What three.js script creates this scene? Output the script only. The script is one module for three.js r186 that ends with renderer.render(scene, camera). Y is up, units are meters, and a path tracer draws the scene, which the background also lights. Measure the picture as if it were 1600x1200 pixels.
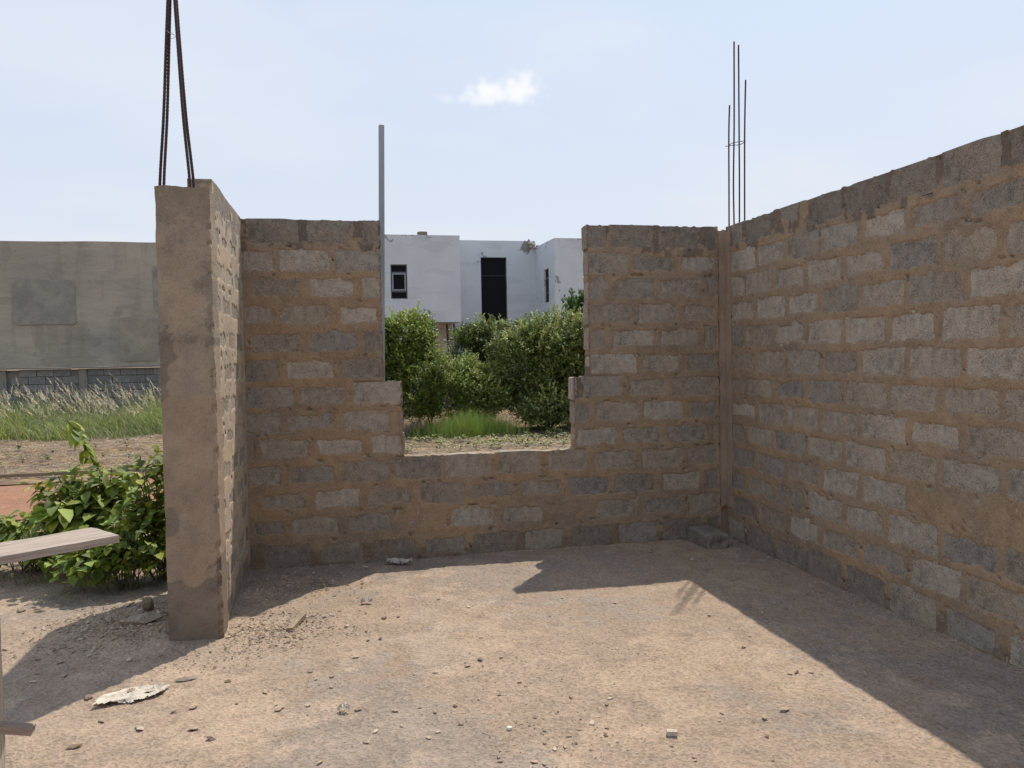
import * as THREE from 'three';
import { ConvexGeometry } from 'three/addons/geometries/ConvexGeometry.js';
import { mergeGeometries } from 'three/addons/utils/BufferGeometryUtils.js';

// ---------------------------------------------------------------- helpers: random numbers and noise
function rng(seed) { let a = seed >>> 0; return () => { a = (a + 0x6D2B79F5) >>> 0; let t = a; t = Math.imul(t ^ (t >>> 15), t | 1); t ^= t + Math.imul(t ^ (t >>> 7), t | 61); return ((t ^ (t >>> 14)) >>> 0) / 4294967296; }; }
const lerp = (a, b, t) => a + (b - a) * t, clamp = (x, a = 0, b = 1) => Math.min(b, Math.max(a, x));
const sstep = (a, b, x) => { const t = clamp((x - a) / (b - a)); return t * t * (3 - 2 * t); };
function hash3(x, y, z) { let h = Math.imul(x, 374761393) + Math.imul(y, 668265263) + Math.imul(z, 2147483647 ^ 0x5bd1e995); h = Math.imul(h ^ (h >>> 13), 1274126177); h ^= h >>> 16; return (h >>> 0) / 4294967296; }
function vnoise(x, y, s = 0) { const xi = Math.floor(x), yi = Math.floor(y); let fx = x - xi, fy = y - yi; fx = fx * fx * (3 - 2 * fx); fy = fy * fy * (3 - 2 * fy); return lerp(lerp(hash3(xi, yi, s), hash3(xi + 1, yi, s), fx), lerp(hash3(xi, yi + 1, s), hash3(xi + 1, yi + 1, s), fx), fy); }
function fbm(x, y, o = 4, s = 0) { let a = .5, r = 0, n = 0; for (let i = 0; i < o; i++) { r += a * vnoise(x, y, s + i * 17); n += a; a *= .5; x *= 2.03; y *= 2.03; } return r / n; }

// ---------------------------------------------------------------- camera, sky, sun, exposure
const scene = new THREE.Scene();
const camera = new THREE.PerspectiveCamera(51.282, 4 / 3, 0.05, 900);
camera.position.set(0, 1.85, 0);
camera.rotation.set(-0.03534, -0.20924, -0.01742, 'YXZ');
scene.add(camera);

const SUN = new THREE.Vector3(0.335, 1, -0.44).normalize();
function makeSky() {
  const W = 2048, Hh = 1024, d = new Float32Array(W * Hh * 4);
  const cAz = 11.3 * Math.PI / 180, cEl = 18.05 * Math.PI / 180;
  for (let j = 0; j < Hh; j++) {
    const el = ((j + .5) / Hh - .5) * Math.PI, ce = Math.cos(el), y = Math.sin(el);
    const t = Math.pow(clamp(y / .42), .55), hi = sstep(.30, 1, y);
    for (let i = 0; i < W; i++) {
      const an = ((i + .5) / W - .5) * 2 * Math.PI, x = ce * Math.cos(an), z = ce * Math.sin(an);
      let r = lerp(lerp(.86, .62, t), .33, hi), g = lerp(lerp(.87, .73, t), .45, hi), b = lerp(lerp(.885, .915, t), .68, hi);
      const mu = x * SUN.x + y * SUN.y + z * SUN.z, au = Math.pow(clamp(mu), 6) * .30 + Math.pow(clamp(mu), 40) * .5;
      r += au; g += au * .98; b += au * .92;
      if (el > 0) {                                   // thin veil of high cloud
        const k = 1 / (y + .18), wx = x * k, wz = z * k;
        const w = sstep(.38, .80, fbm(wx * 1.3 + 3 + wz * .8, wz * 1.9 - wx * .6, 5, 3)) * .46;
        r = lerp(r, .86, w); g = lerp(g, .88, w); b = lerp(b, .915, w);
        const az = Math.atan2(x, -z), da = (az - cAz) * Math.cos(cEl), de = el - cEl;
        if (Math.abs(da) < .12 && Math.abs(de) < .05) {   // the one small cumulus
          const q = (cx, cy, rx, ry) => 1 - Math.hypot((da - cx) / rx, (de - cy) / ry);
          const shape = Math.max(q(.022, .002, .036, .022), q(-.014, -.002, .028, .018), q(.004, -.002, .03, .012), q(-.042, -.007, .030, .006) * .55);
          const c = sstep(.0, .85, shape + (fbm(da * 120 + 9, de * 170, 5, 8) - .5) * 1.25);
          const br = 1.02 + .1 * (fbm(da * 150, de * 200, 3, 5) - .5);
          r = lerp(r, br, c * .8); g = lerp(g, br, c * .8); b = lerp(b, br * 1.01, c * .8);
        }
      } else { const q = clamp(-y * 6); r = lerp(r, .40, q); g = lerp(g, .36, q); b = lerp(b, .30, q); }
      const o = (j * W + i) * 4; d[o] = r; d[o + 1] = g; d[o + 2] = b; d[o + 3] = 1;
    }
  }
  const tx = new THREE.DataTexture(d, W, Hh, THREE.RGBAFormat, THREE.FloatType);
  tx.mapping = THREE.EquirectangularReflectionMapping; tx.magFilter = tx.minFilter = THREE.LinearFilter; tx.needsUpdate = true;
  return tx;
}
const sky = makeSky(); scene.background = sky; scene.environment = sky;
const sun = new THREE.DirectionalLight(new THREE.Color(1, .935, .83), 4.3);
sun.position.copy(SUN).multiplyScalar(60).add(new THREE.Vector3(0, 0, -10)); sun.target.position.set(0, 0, -10);
sun.castShadow = true; sun.shadow.mapSize.set(4096, 4096); sun.shadow.radius = 1;
Object.assign(sun.shadow.camera, { left: -25, right: 25, top: 25, bottom: -25, near: 1, far: 140 });
scene.add(sun, sun.target);
const renderer = new THREE.WebGLRenderer({ antialias: true });
renderer.toneMapping = THREE.LinearToneMapping; renderer.toneMappingExposure = 1.0;
renderer.shadowMap.enabled = true; renderer.shadowMap.type = THREE.PCFSoftShadowMap;

// ---------------------------------------------------------------- helpers: objects
const used = {};
function numbered(n) { const k = used[n] = (used[n] ?? -1) + 1; return k ? `${n}_${String(k).padStart(3, '0')}` : n; }
function tag(o, label, category, group, kind) { if (label) o.userData.label = label; if (category) o.userData.category = category; if (group) o.userData.group = group; if (kind) o.userData.kind = kind; return o; }
function mesh(name, geo, mat, parent, pos) { const m = new THREE.Mesh(geo, mat); m.name = parent ? name : numbered(name); m.castShadow = m.receiveShadow = true; if (pos) m.position.set(...pos); (parent || scene).add(m); return m; }
function thing(name, label, category, pos = [0, 0, 0], rot = 0, group) { const g = new THREE.Group(); g.name = numbered(name); g.position.set(...pos); g.rotation.y = rot; scene.add(g); return tag(g, label, category, group); }
const lin = (r, g, b) => new THREE.Color().setRGB(r, g, b);

// ---------------------------------------------------------------- textures
function tileNoise(N, G, seed, oct = 4, gain = .5) {        // periodic value noise, 0..1
  const out = new Float32Array(N * N), r = rng(seed); let a = 1, tot = 0;
  for (let o = 0; o < oct; o++, G *= 2, a *= gain) {
    if (G > N) break; tot += a;
    const g = new Float32Array(G * G); for (let i = 0; i < g.length; i++) g[i] = r();
    const s = G / N, ix = new Int32Array(N), f = new Float32Array(N);
    for (let i = 0; i < N; i++) { const p = i * s; ix[i] = p | 0; const q = p - ix[i]; f[i] = q * q * (3 - 2 * q); }
    for (let j = 0; j < N; j++) { const r0 = ix[j] * G, r1 = ((ix[j] + 1) % G) * G, fy = f[j];
      for (let i = 0; i < N; i++) { const x0 = ix[i], x1 = (x0 + 1) % G, fx = f[i]; const p = g[r0 + x0] + (g[r0 + x1] - g[r0 + x0]) * fx, q = g[r1 + x0] + (g[r1 + x1] - g[r1 + x0]) * fx; out[j * N + i] += a * (p + (q - p) * fy); } }
  }
  for (let i = 0; i < out.length; i++) out[i] /= tot; return out;
}
const toS = v => { v = clamp(v); return 255 * (v <= .0031308 ? v * 12.92 : 1.055 * Math.pow(v, 1 / 2.4) - .055); };
function texture(W, H, fn, colour) {
  const d = new Uint8Array(W * H * 4), c = [0, 0, 0];
  for (let j = 0; j < H; j++) for (let i = 0; i < W; i++) { fn(c, i, j, j * W + i); const o = (j * W + i) * 4; if (colour) { d[o] = toS(c[0]); d[o + 1] = toS(c[1]); d[o + 2] = toS(c[2]); } else d[o] = d[o + 1] = d[o + 2] = 255 * clamp(c[0]); d[o + 3] = 255; }
  const t = new THREE.DataTexture(d, W, H, THREE.RGBAFormat); t.wrapS = t.wrapT = THREE.RepeatWrapping; t.magFilter = THREE.LinearFilter; t.minFilter = THREE.LinearMipmapLinearFilter; t.generateMipmaps = true; if (colour) t.colorSpace = THREE.SRGBColorSpace; t.needsUpdate = true; return t;
}
const N1 = 1024;
const nCoarse = tileNoise(N1, 4, 11, 6), nMid = tileNoise(N1, 24, 12, 5), nFine = tileNoise(N1, 160, 13, 3, .7), nMid2 = tileNoise(N1, 12, 14, 6), nGrit = tileNoise(N1, 300, 15, 2, .8);
// sandcrete block: porous grey with pits and pale grains (tile 1 m)
const blockMap = texture(N1, N1, (c, i, j, k) => { let v = .82 + (nCoarse[k] - .5) * .6 + (nMid[k] - .5) * .6 + (nFine[k] - .5) * .8; if (nGrit[k] < .30 && nMid2[k] > .42) v *= .45; if (nGrit[k] > .74) v *= 1.25; const w = (nMid2[k] - .5) * .14; c[0] = v * (1 + w); c[1] = v; c[2] = v * (1 - w); }, true);
const blockBump = texture(N1, N1, (c, i, j, k) => { let v = .6 + (nMid[k] - .5) * .5 + (nFine[k] - .5) * .7; if (nGrit[k] < .30 && nMid2[k] > .42) v -= .35; c[0] = v; });
// earth-coloured mortar, trowelled (tile 1.5 m)
const mortarMap = texture(N1, N1, (c, i, j, k) => { const a = (nCoarse[k] - .5), b = (nMid[k] - .5), f = (nFine[k] - .5); let v = .86 + a * .4 + b * .42 + f * .5; if (nGrit[k] < .28) v *= .74; if (nGrit[k] > .8) v *= 1.18; c[0] = v * (1 + a * .10); c[1] = v * (.99 - a * .02); c[2] = v * (.96 - a * .22); }, true);
const mortarBump = texture(N1, N1, (c, i, j, k) => { c[0] = .5 + (nMid[k] - .5) * .7 + (nFine[k] - .5) * .35 - (nGrit[k] < .22 ? .25 : 0); });
// cement render with blotches
const cementMap = texture(N1, N1, (c, i, j, k) => { const a = nCoarse[k] - .5, b = nMid2[k] - .5; let v = .86 + a * .5 + b * .3 + (nFine[k] - .5) * .16; if (nMid[k] > .66) v *= .93; c[0] = v * (1 + a * .05); c[1] = v; c[2] = v * (1 - a * .07); }, true);
const cementBump = texture(N1, N1, (c, i, j, k) => { c[0] = .5 + (nMid[k] - .5) * .5 + (nFine[k] - .5) * .3 - (nGrit[k] < .2 ? .35 : 0); });
// ground: trodden sand over rough concrete (tile 6 m)
const N2 = 2048;
const gA = tileNoise(N2, 5, 21, 6), gB = tileNoise(N2, 40, 22, 5, .6), gC = tileNoise(N2, 420, 23, 2, .8), gD = tileNoise(N2, 9, 24, 7, .55), gE = tileNoise(N2, 700, 25, 1);
const sandMap = texture(N2, N2, (c, i, j, k) => {
  const grey = sstep(.48, .56, gA[k] + (gB[k] - .5) * .35), pale = sstep(.56, .66, gD[k] + (gB[k] - .5) * .3);
  let r = lerp(.322, .268, grey), g = lerp(.237, .211, grey), b = lerp(.170, .165, grey);
  r = lerp(r, .385, pale * .55); g = lerp(g, .28, pale * .55); b = lerp(b, .198, pale * .55);
  let v = 1 + (gB[k] - .5) * .5 + (gC[k] - .5) * .7; if (gE[k] > .90) v *= 1.4; if (gE[k] < .09) v *= .55;
  c[0] = r * v; c[1] = g * v; c[2] = b * v; }, true);
const sandBump = texture(N2, N2, (c, i, j, k) => { c[0] = .45 + (gB[k] - .5) * .8 + (gC[k] - .5) * .5 + (gE[k] > .93 ? .2 : 0) + sstep(.50, .54, gD[k]) * .12; });
const dirtMap = texture(N1, N1, (c, i, j, k) => { const a = nCoarse[k] - .5, b = nMid[k] - .5, f = nFine[k] - .5; let v = 1 + b * .7 + f * .7; const s = sstep(.5, .66, nMid2[k] + b * .3); c[0] = v * lerp(.21, .33, s) * (1 + a * .3); c[1] = v * lerp(.14, .235, s) * (1 + a * .3); c[2] = v * lerp(.085, .12, s); }, true);
const grainMap = texture(512, 512, (c, i, j) => { const g = fbm(i / 512 * 6, j / 512 * 70, 4, 31), h = fbm(i / 512 * 30, j / 512 * 200, 2, 33); const v = .78 + (g - .5) * .7 + (h - .5) * .35; c[0] = v; c[1] = v * .97; c[2] = v * .93; }, true);
const grainBump = texture(512, 512, (c, i, j) => { c[0] = fbm(i / 512 * 6, j / 512 * 90, 4, 31); });
const std = (o) => new THREE.MeshStandardMaterial({ roughness: .95, ...o });
const rep = (t, x, y = x) => { const q = t.clone(); q.repeat.set(x, y); q.needsUpdate = true; return q; };

// block tones and other materials
const blockTones = [[.42, .345, .268], [.375, .305, .234], [.41, .335, .256], [.335, .275, .215], [.335, .287, .238], [.45, .375, .295], [.40, .32, .236], [.49, .41, .325], [.38, .318, .256], [.46, .385, .30]];
const blockMats = blockTones.map(t => std({ color: lin(...t), map: blockMap, bumpMap: blockBump, bumpScale: .006 }));
const weatheredShadeMats = [[.30, .242, .186], [.26, .21, .162], [.335, .272, .21]].map(t => std({ color: lin(...t), map: blockMap, bumpMap: blockBump, bumpScale: .008 }));  // darker tones: weathered top course, dirt and painted shade on the bottom course
const mortarMat = std({ color: lin(.36, .258, .168), map: mortarMap, bumpMap: mortarBump, bumpScale: .008, vertexColors: true });
const mortarPlain = std({ color: lin(.36, .258, .168), map: mortarMap, bumpMap: mortarBump, bumpScale: .008 });
const rustMat = std({ color: lin(.085, .05, .045), roughness: .8, metalness: .3, map: blockMap });

// ---------------------------------------------------------------- ground
function gridSheet(xs, zs, height, uvTile, colour) {
  const nx = xs.length, nz = zs.length, p = new Float32Array(nx * nz * 3), uv = new Float32Array(nx * nz * 2), idx = [];
  for (let j = 0; j < nz; j++) for (let i = 0; i < nx; i++) { const k = j * nx + i; p[k * 3] = xs[i]; p[k * 3 + 1] = height(xs[i], zs[j]); p[k * 3 + 2] = zs[j]; uv[k * 2] = xs[i] / uvTile; uv[k * 2 + 1] = -zs[j] / uvTile; if (i < nx - 1 && j < nz - 1) idx.push(k, k + nx, k + 1, k + 1, k + nx, k + nx + 1); }
  const g = new THREE.BufferGeometry(); g.setAttribute('position', new THREE.BufferAttribute(p, 3)); g.setAttribute('uv', new THREE.BufferAttribute(uv, 2)); g.setIndex(idx); g.computeVertexNormals(); return g;
}
function steps(...pairs) { const out = [pairs[0]]; for (let i = 1; i < pairs.length; i += 2) { const a = out[out.length - 1], b = pairs[i + 1], n = Math.max(1, Math.round(Math.abs(b - a) / pairs[i])); for (let k = 1; k <= n; k++) out.push(a + (b - a) * k / n); } return out; }
const groundMat = std({ color: lin(1, 1, 1), map: rep(dirtMap, 1), bumpMap: cementBump, bumpScale: .03 });
tag(mesh('ground', gridSheet(steps(-400, 30, -40, 3, 40, 30, 400), steps(-400, 30, -60, 3, 6, 30, 300), () => -.05, 3.1), groundMat), 'brown bare earth reaching out to the horizon', 'ground', null, 'structure');
function yardY(x, z) {
  let y = (fbm(x * .7 + 5, z * .7, 3, 41) - .5) * .035 + (fbm(x * 6, z * 6, 3, 43) - .5) * .010 + (fbm(x * 22, z * 22, 2, 45) - .5) * .009 + sstep(.52, .56, fbm(x * 2.6, z * 4.2, 4, 47)) * .006;
  const heap = Math.exp(-(((x + 1.45) / .45) ** 2 + ((z + 6.0) / .45) ** 2)); y += heap * .05;
  const bank = sstep(-1.2, -2.2, x) * sstep(-6.2, -7.2, z); y -= bank * .03;
  return y - .035 * sstep(-8.5, -10.9, z);
}
const sandMat = std({ map: sandMap, bumpMap: sandBump, bumpScale: .02, roughness: 1 });
tag(mesh('sandy_yard', gridSheet(steps(-30, 1, -5, .2, -2.6, .022, 4, .3, 9, 1, 30), steps(-10.9, .15, -8, .022, -2.9, .12, 0, .5, 8), yardY, 6), sandMat), 'pale trodden sand and rough concrete underfoot', 'ground', null, 'structure');
const roadMat = std({ color: lin(.33, .165, .098), map: rep(mortarMap, 1), bumpMap: cementBump, bumpScale: .02 });
tag(mesh('dirt_road', gridSheet(steps(-60, 3, -16, .35, 12, 3, 60), steps(-13.7, .2, -10.7), (x, z) => -.02 + (fbm(x * .8, z * 1.6, 3, 51) - .5) * .05, 2.4), roadMat), 'strip of reddish laterite road', 'road', null, 'structure');
const fieldMat = std({ color: lin(.82, .78, .78), map: dirtMap, bumpMap: cementBump, bumpScale: .03 });
tag(mesh('field', gridSheet(steps(-60, 3, -16, .3, 14, 3, 60), steps(-40, 1, -23, .25, -13.7), (x, z) => -.01 + (fbm(x * .9, z * .9, 4, 53) - .5) * .16 * sstep(-13.7, -15.5, z), 2.2), fieldMat), 'brown mown field of dry cut grass', 'field', null, 'structure');

// ---------------------------------------------------------------- block walls
const BV = [];   // shared block geometries, nominal .46 x .215 x 1, worn edges
for (let n = 0; n < 10; n++) {
  const g = new THREE.BoxGeometry(.46, .215, 1, 3, 2, 1), p = g.attributes.position, uv = g.attributes.uv, ou = hash3(n, 1, 5), ov = hash3(n, 2, 5);
  for (let i = 0; i < p.count; i++) {
    const x = p.getX(i), y = p.getY(i), z = p.getZ(i), k = Math.round(x * 1000), l = Math.round(y * 1000), m = Math.round(z * 10);
    const ex = Math.abs(x) > .22 ? 1 : 0, ey = Math.abs(y) > .1 ? 1 : 0;
    let dx = (hash3(k, l, m + n * 31) - .5) * .010, dy = (hash3(k + 7, l, m + n * 31) - .5) * .009, dz = (hash3(k, l + 9, m + n * 31) - .5) * .016;
    if (ex && ey) { dx -= Math.sign(x) * .006; dy -= Math.sign(y) * .005; }
    const nx = Math.abs(g.attributes.normal.getX(i)) > .5, ny = Math.abs(g.attributes.normal.getY(i)) > .5;
    uv.setXY(i, (nx ? z * .15 : x) + ou, (ny ? z * .15 : y) + ov);
    p.setXYZ(i, x + dx, y + dy, z + dz);
  }
  g.computeVertexNormals(); BV.push(g);
}
const TOP = 3.085, STEP = 1.637, SILL = .947;
const levels = [TOP]; for (let i = 1; i <= 6; i++) levels.push(TOP - (TOP - STEP) * i / 6); for (let i = 1; i <= 3; i++) levels.push(STEP - (STEP - SILL) * i / 3); for (let i = 1; i <= 4; i++) levels.push(SILL - (SILL + .0) * i / 4);
levels[13] = -.03;
/* local frame: x along the wall, y up, z out of the visible face */
function blockWall(o) {
  const { thick = .15, seed = 1 } = o, R = rng(seed * 977 + 5), W = thing('block_wall', o.label, 'wall', o.pos, o.rot);
  const rows = [];
  for (let c = 0; c < 13; c++) {
    const v1 = levels[c], v0 = levels[c + 1], row = [];
    for (const [a, b] of o.segs(c)) {
      const cuts = [a, ...o.joints(c, a, b).filter(x => x > a + .045 && x < b - .045).map(x => x + (R() - .5) * .02), b];
      for (let i = 0; i < cuts.length - 1; i++) {
        const aa = cuts[i] + (i ? .010 : 0), bb = cuts[i + 1] - (i < cuts.length - 2 ? .010 : 0);
        const ja = i === 0 && o.openEnd(a, c) ? (R() - .35) * .02 : 0, jb = i === cuts.length - 2 && o.openEnd(b, c) ? (R() - .65) * .02 : 0;
        const topFree = o.topFree(c, (aa + bb) / 2);
        const smear = .019 + .030 * Math.pow(R(), 1.4) + (R() < .03 ? .10 : 0) + (o.smear ? o.smear(c, (aa + bb) / 2) : 0);
        row.push({ a: aa + ja, b: bb + jb, v0: v0 + .010, v1: v1 - (topFree ? .0 : .011) + (topFree ? (R() - .6) * .012 : 0), smear, p: (R() - .4) * .004, topFree, c });
      }
    }
    rows.push(row);
  }
  // mortar: one trowelled skin whose surface dips below the faces of the blocks
  const us = o.us, vs = steps(0, .0133, SILL, .0133, STEP, .0133, TOP), nu = us.length, nv = vs.length;
  vs[0] = -.03;
  const pos = [], uv = [], col = [], id = new Int32Array(nu * nv).fill(-1), idx = [];
  const cell = (i, j) => i >= 0 && j >= 0 && i < nu - 1 && j < nv - 1 && o.inside((us[i] + us[i + 1]) / 2, (vs[j] + vs[j + 1]) / 2);
  const S = seed * 100;
  function surf(u, v) {
    let best = -1, sm = .02;
    for (let c = 0; c < 13; c++) if (v <= levels[c] && v > levels[c + 1]) { for (const b of rows[c]) if (u > b.a && u < b.b) { best = Math.min(u - b.a, b.b - u, v - b.v0, (b.topFree ? v + 1 : b.v1) - v); sm = b.smear; if (b.topFree) best = Math.min(u - b.a, b.b - u, v - b.v0); break; } break; }
    const n = fbm(u * 9, v * 9, 3, S + 1), n2 = fbm(u * 38, v * 38, 2, S + 5);
    const s = sm * (.45 + 1.1 * n) + (n2 - .5) * .015;
    let m = lerp(-.009, .005, sstep(s + .010, s - .006, best)) + ((n - .5) * .007 + (n2 - .5) * .004) * (o.relief ?? 1);
    if (best < .02 && fbm(u * 14, v * 30, 2, S + 9) > .80) m -= .022;
    return m;
  }
  function vert(i, j) {
    const k = j * nu + i; if (id[k] >= 0) return id[k];
    let u = us[i], v = vs[j]; const m = surf(u, v);
    const L = !cell(i - 1, j) && !cell(i - 1, j - 1), Rr = !cell(i, j) && !cell(i, j - 1), T = !cell(i, j) && !cell(i - 1, j);
    let du = 0, dv = 0; const jag = fbm(v * 26, u * 3, 2, S + 21);
    if (L && o.openEnd(u, -1)) du = .004 + .022 * jag; if (Rr && o.openEnd(u, -1)) du = -.004 - .022 * jag;
    if (T) dv = (fbm(u * 22, v * 3, 3, S + 25) - .62) * .035;
    pos.push(u + du, v + dv, m); uv.push(u / 1.5 + seed * .37, v / 1.5);
    const hue = fbm(u * 2.2, v * 3.5, 3, S + 31), drk = fbm(u * 5, v * 5, 4, S + 33);
    let r = lerp(.86, 1.12, hue), g = lerp(.90, 1.06, hue), b = lerp(1.0, .96, hue);
    let stainShade = 0;                                     // mould along the exposed top and dirt plus painted-in shade at the foot, ragged as in the photo
    const tf = o.topAt(u) - v, run = fbm(u * 9, v * 7, 4, S + 41); if (tf < .30 && v > SILL + .2) stainShade = sstep(.46, .52, run + (tf < .12 + .14 * fbm(u * 5, 1, 3, S + 47) ? .10 : -.12) + (drk - .5) * .3) * .55;
    const ft = fbm(u * 4, 2, 3, S + 43) * .26 + (drk - .5) * .14; if (v < ft) stainShade = Math.max(stainShade, .36);
    r *= 1 - stainShade * .82; g *= 1 - stainShade * .76; b *= 1 - stainShade * .62;
    col.push(r, g, b); return id[k] = pos.length / 3 - 1;
  }
  const skirt = (a, b) => { const base = pos.length / 3; for (const q of [a, b]) { pos.push(pos[q * 3], pos[q * 3 + 1], pos[q * 3 + 2], pos[q * 3], pos[q * 3 + 1], -thick + .006); uv.push(uv[q * 2], uv[q * 2 + 1], uv[q * 2] + .1, uv[q * 2 + 1] + .1); for (let n = 0; n < 2; n++) col.push(col[q * 3], col[q * 3 + 1], col[q * 3 + 2]); } idx.push(base, base + 1, base + 2, base + 2, base + 1, base + 3); };
  for (let j = 0; j < nv - 1; j++) for (let i = 0; i < nu - 1; i++) if (cell(i, j)) {
    const a = vert(i, j), b = vert(i + 1, j), c = vert(i, j + 1), d = vert(i + 1, j + 1); idx.push(a, b, c, c, b, d);
    if (!cell(i - 1, j)) skirt(c, a); if (!cell(i + 1, j)) skirt(b, d); if (!cell(i, j + 1)) skirt(d, c);
  }
  const g = new THREE.BufferGeometry(); g.setAttribute('position', new THREE.Float32BufferAttribute(pos, 3)); g.setAttribute('uv', new THREE.Float32BufferAttribute(uv, 2)); g.setAttribute('color', new THREE.Float32BufferAttribute(col, 3)); g.setIndex(idx); g.computeVertexNormals();
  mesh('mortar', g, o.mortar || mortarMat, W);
  // far side of the mortar bed
  const cores = o.rects.map(([a, b, v0, v1]) => { const q = new THREE.BoxGeometry(b - a - .03, v1 - v0 - .02, thick - .04); q.translate((a + b) / 2, (v0 + v1) / 2 - .012, -(thick + .03) / 2 + .004); return q; });
  mesh('mortar_bed', mergeGeometries(cores), mortarPlain, W);
  let n = 0;
  for (const row of rows) for (const b of row) {
    const mats = b.topFree && b.c === 0 ? weatheredShadeMats : blockMats, dirtShade = b.c === 12 && R() < .65;  // most bottom blocks darker: dirt, with foot shade painted into the tone
    const m = mesh('block', BV[Math.floor(R() * BV.length)], dirtShade ? weatheredShadeMats[Math.floor(R() * 2) * 2] : mats[Math.floor(R() * mats.length)], W, [(b.a + b.b) / 2, (b.v0 + b.v1) / 2, -thick / 2 + b.p / 2]);
    m.scale.set((b.b - b.a) / .46, (b.v1 - b.v0) / .215, thick + .002 + b.p); n++;
  }
  return W;
}
const series = (start, pitch) => (c, a, b) => { const r = []; for (let x = start(c) - 20 * pitch; x < b; x += pitch) if (x > a) r.push(x); return r; };
const XL = -.833, XR = 3.753, ZB = -7.334, J1 = .374, J2 = 2.305, S1 = .545, S2 = 2.152, XC = 3.655;
const leftPhase = [.172, -.058, .172, -.058, .17, -.04, .08, -.034, .21], rightPhase = [2.53, 2.74, 2.547, 2.78, 2.52, 2.82, 2.68, 2.82, 2.60], fullPhase = [-.034, .17, -.02, .19];
blockWall({
  label: 'back block wall with an open notched window gap looking onto bushes', seed: 1, pos: [0, 0, ZB], rot: 0,
  us: steps(XL - .01, .0133, J1, .0133, S1, .0133, S2, .0133, J2, .0133, XC),
  inside: (u, v) => u < J1 || u > J2 || v < SILL || (v < STEP && (u < S1 || u > S2)),
  segs: c => c < 6 ? [[XL - .01, J1], [J2, XC]] : c < 9 ? [[XL - .01, S1], [S2, XC]] : [[XL - .01, XC]],
  joints: (c, a, b) => c < 9 ? (a < 0 ? series(() => leftPhase[c], .48)(c, a, b) : series(() => rightPhase[c], .476)(c, a, b)) : series(() => fullPhase[c - 9], .472)(c, a, b),
  openEnd: u => [J1, J2, S1, S2].some(q => Math.abs(q - u) < 1e-6),
  topFree: (c, u) => c === 0 || (c === 6 && ((u > .15 && u < S1) || (u > S2 && u < 2.6))) || (c === 9 && u > S1 && u < S2),
  topAt: u => u < J1 || u > J2 ? TOP : u < S1 || u > S2 ? STEP : SILL, smear: (c, u) => c > 10 && u < 1.2 ? .012 : 0,
  rects: [[XL - .01, J1, -.02, TOP], [J2, XC, -.02, TOP], [J1 - .05, S1, -.02, STEP], [S2, J2 + .05, -.02, STEP], [S1 - .05, S2 + .05, -.02, SILL]],
});
blockWall({
  label: 'long block wall running along the right side towards the viewer', seed: 2, pos: [XR, 0, ZB], rot: -Math.PI / 2,
  us: steps(-.01, .0133, 4.3, .04, 8.4),
  inside: () => true, segs: () => [[-.01, 8.4]], joints: (c, a, b) => series(() => c % 2 ? .576 - .505 : .37, .504)(c, a, b), openEnd: u => u > 8, topFree: c => c === 0, topAt: () => TOP,
  rects: [[-.01, 8.4, -.02, TOP]],
});
blockWall({
  label: 'short sunlit block wall on the left behind the concrete pillar', seed: 3, pos: [XL, 0, -5.74], rot: Math.PI / 2,
  us: steps(0, .0133, 1.575), inside: () => true, segs: () => [[0, 1.575]], joints: (c, a, b) => series(() => c % 2 ? .3 : .06, .48)(c, a, b), openEnd: () => false, topFree: c => c === 0, topAt: () => TOP, smear: () => .034, relief: .3, mortar: std({ color: lin(.49, .39, .285), map: mortarMap, bumpMap: mortarBump, bumpScale: .003, vertexColors: true }),
  rects: [[0, 1.575, -.02, TOP]],
});

// ---------------------------------------------------------------- concrete columns, steel post
function tube(points, r, seg = 12, rad = 7) { return new THREE.TubeGeometry(new THREE.CatmullRomCurve3(points.map(p => new THREE.Vector3(...p))), seg, r, rad, false); }
function rebarGeo(points, r) {            // ribbed bar with closed ends
  const c = new THREE.CatmullRomCurve3(points.map(p => new THREE.Vector3(...p))), L = c.getLength(), n = Math.round(L / .012), g = new THREE.TubeGeometry(c, n, r, 7, false), p = g.attributes.position;
  for (let i = 0; i <= n; i++) { const q = c.getPointAt(i / n), s = i % 2 ? 1.08 : .96; for (let k = 0; k <= 7; k++) { const m = i * 8 + k; p.setXYZ(m, q.x + (p.getX(m) - q.x) * s, q.y + (p.getY(m) - q.y) * s, q.z + (p.getZ(m) - q.z) * s); } }
  g.computeVertexNormals(); const e = c.getPointAt(1), cap = new THREE.SphereGeometry(r, 7, 4); cap.translate(e.x, e.y, e.z); return mergeGeometries([g, cap]);
}
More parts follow.
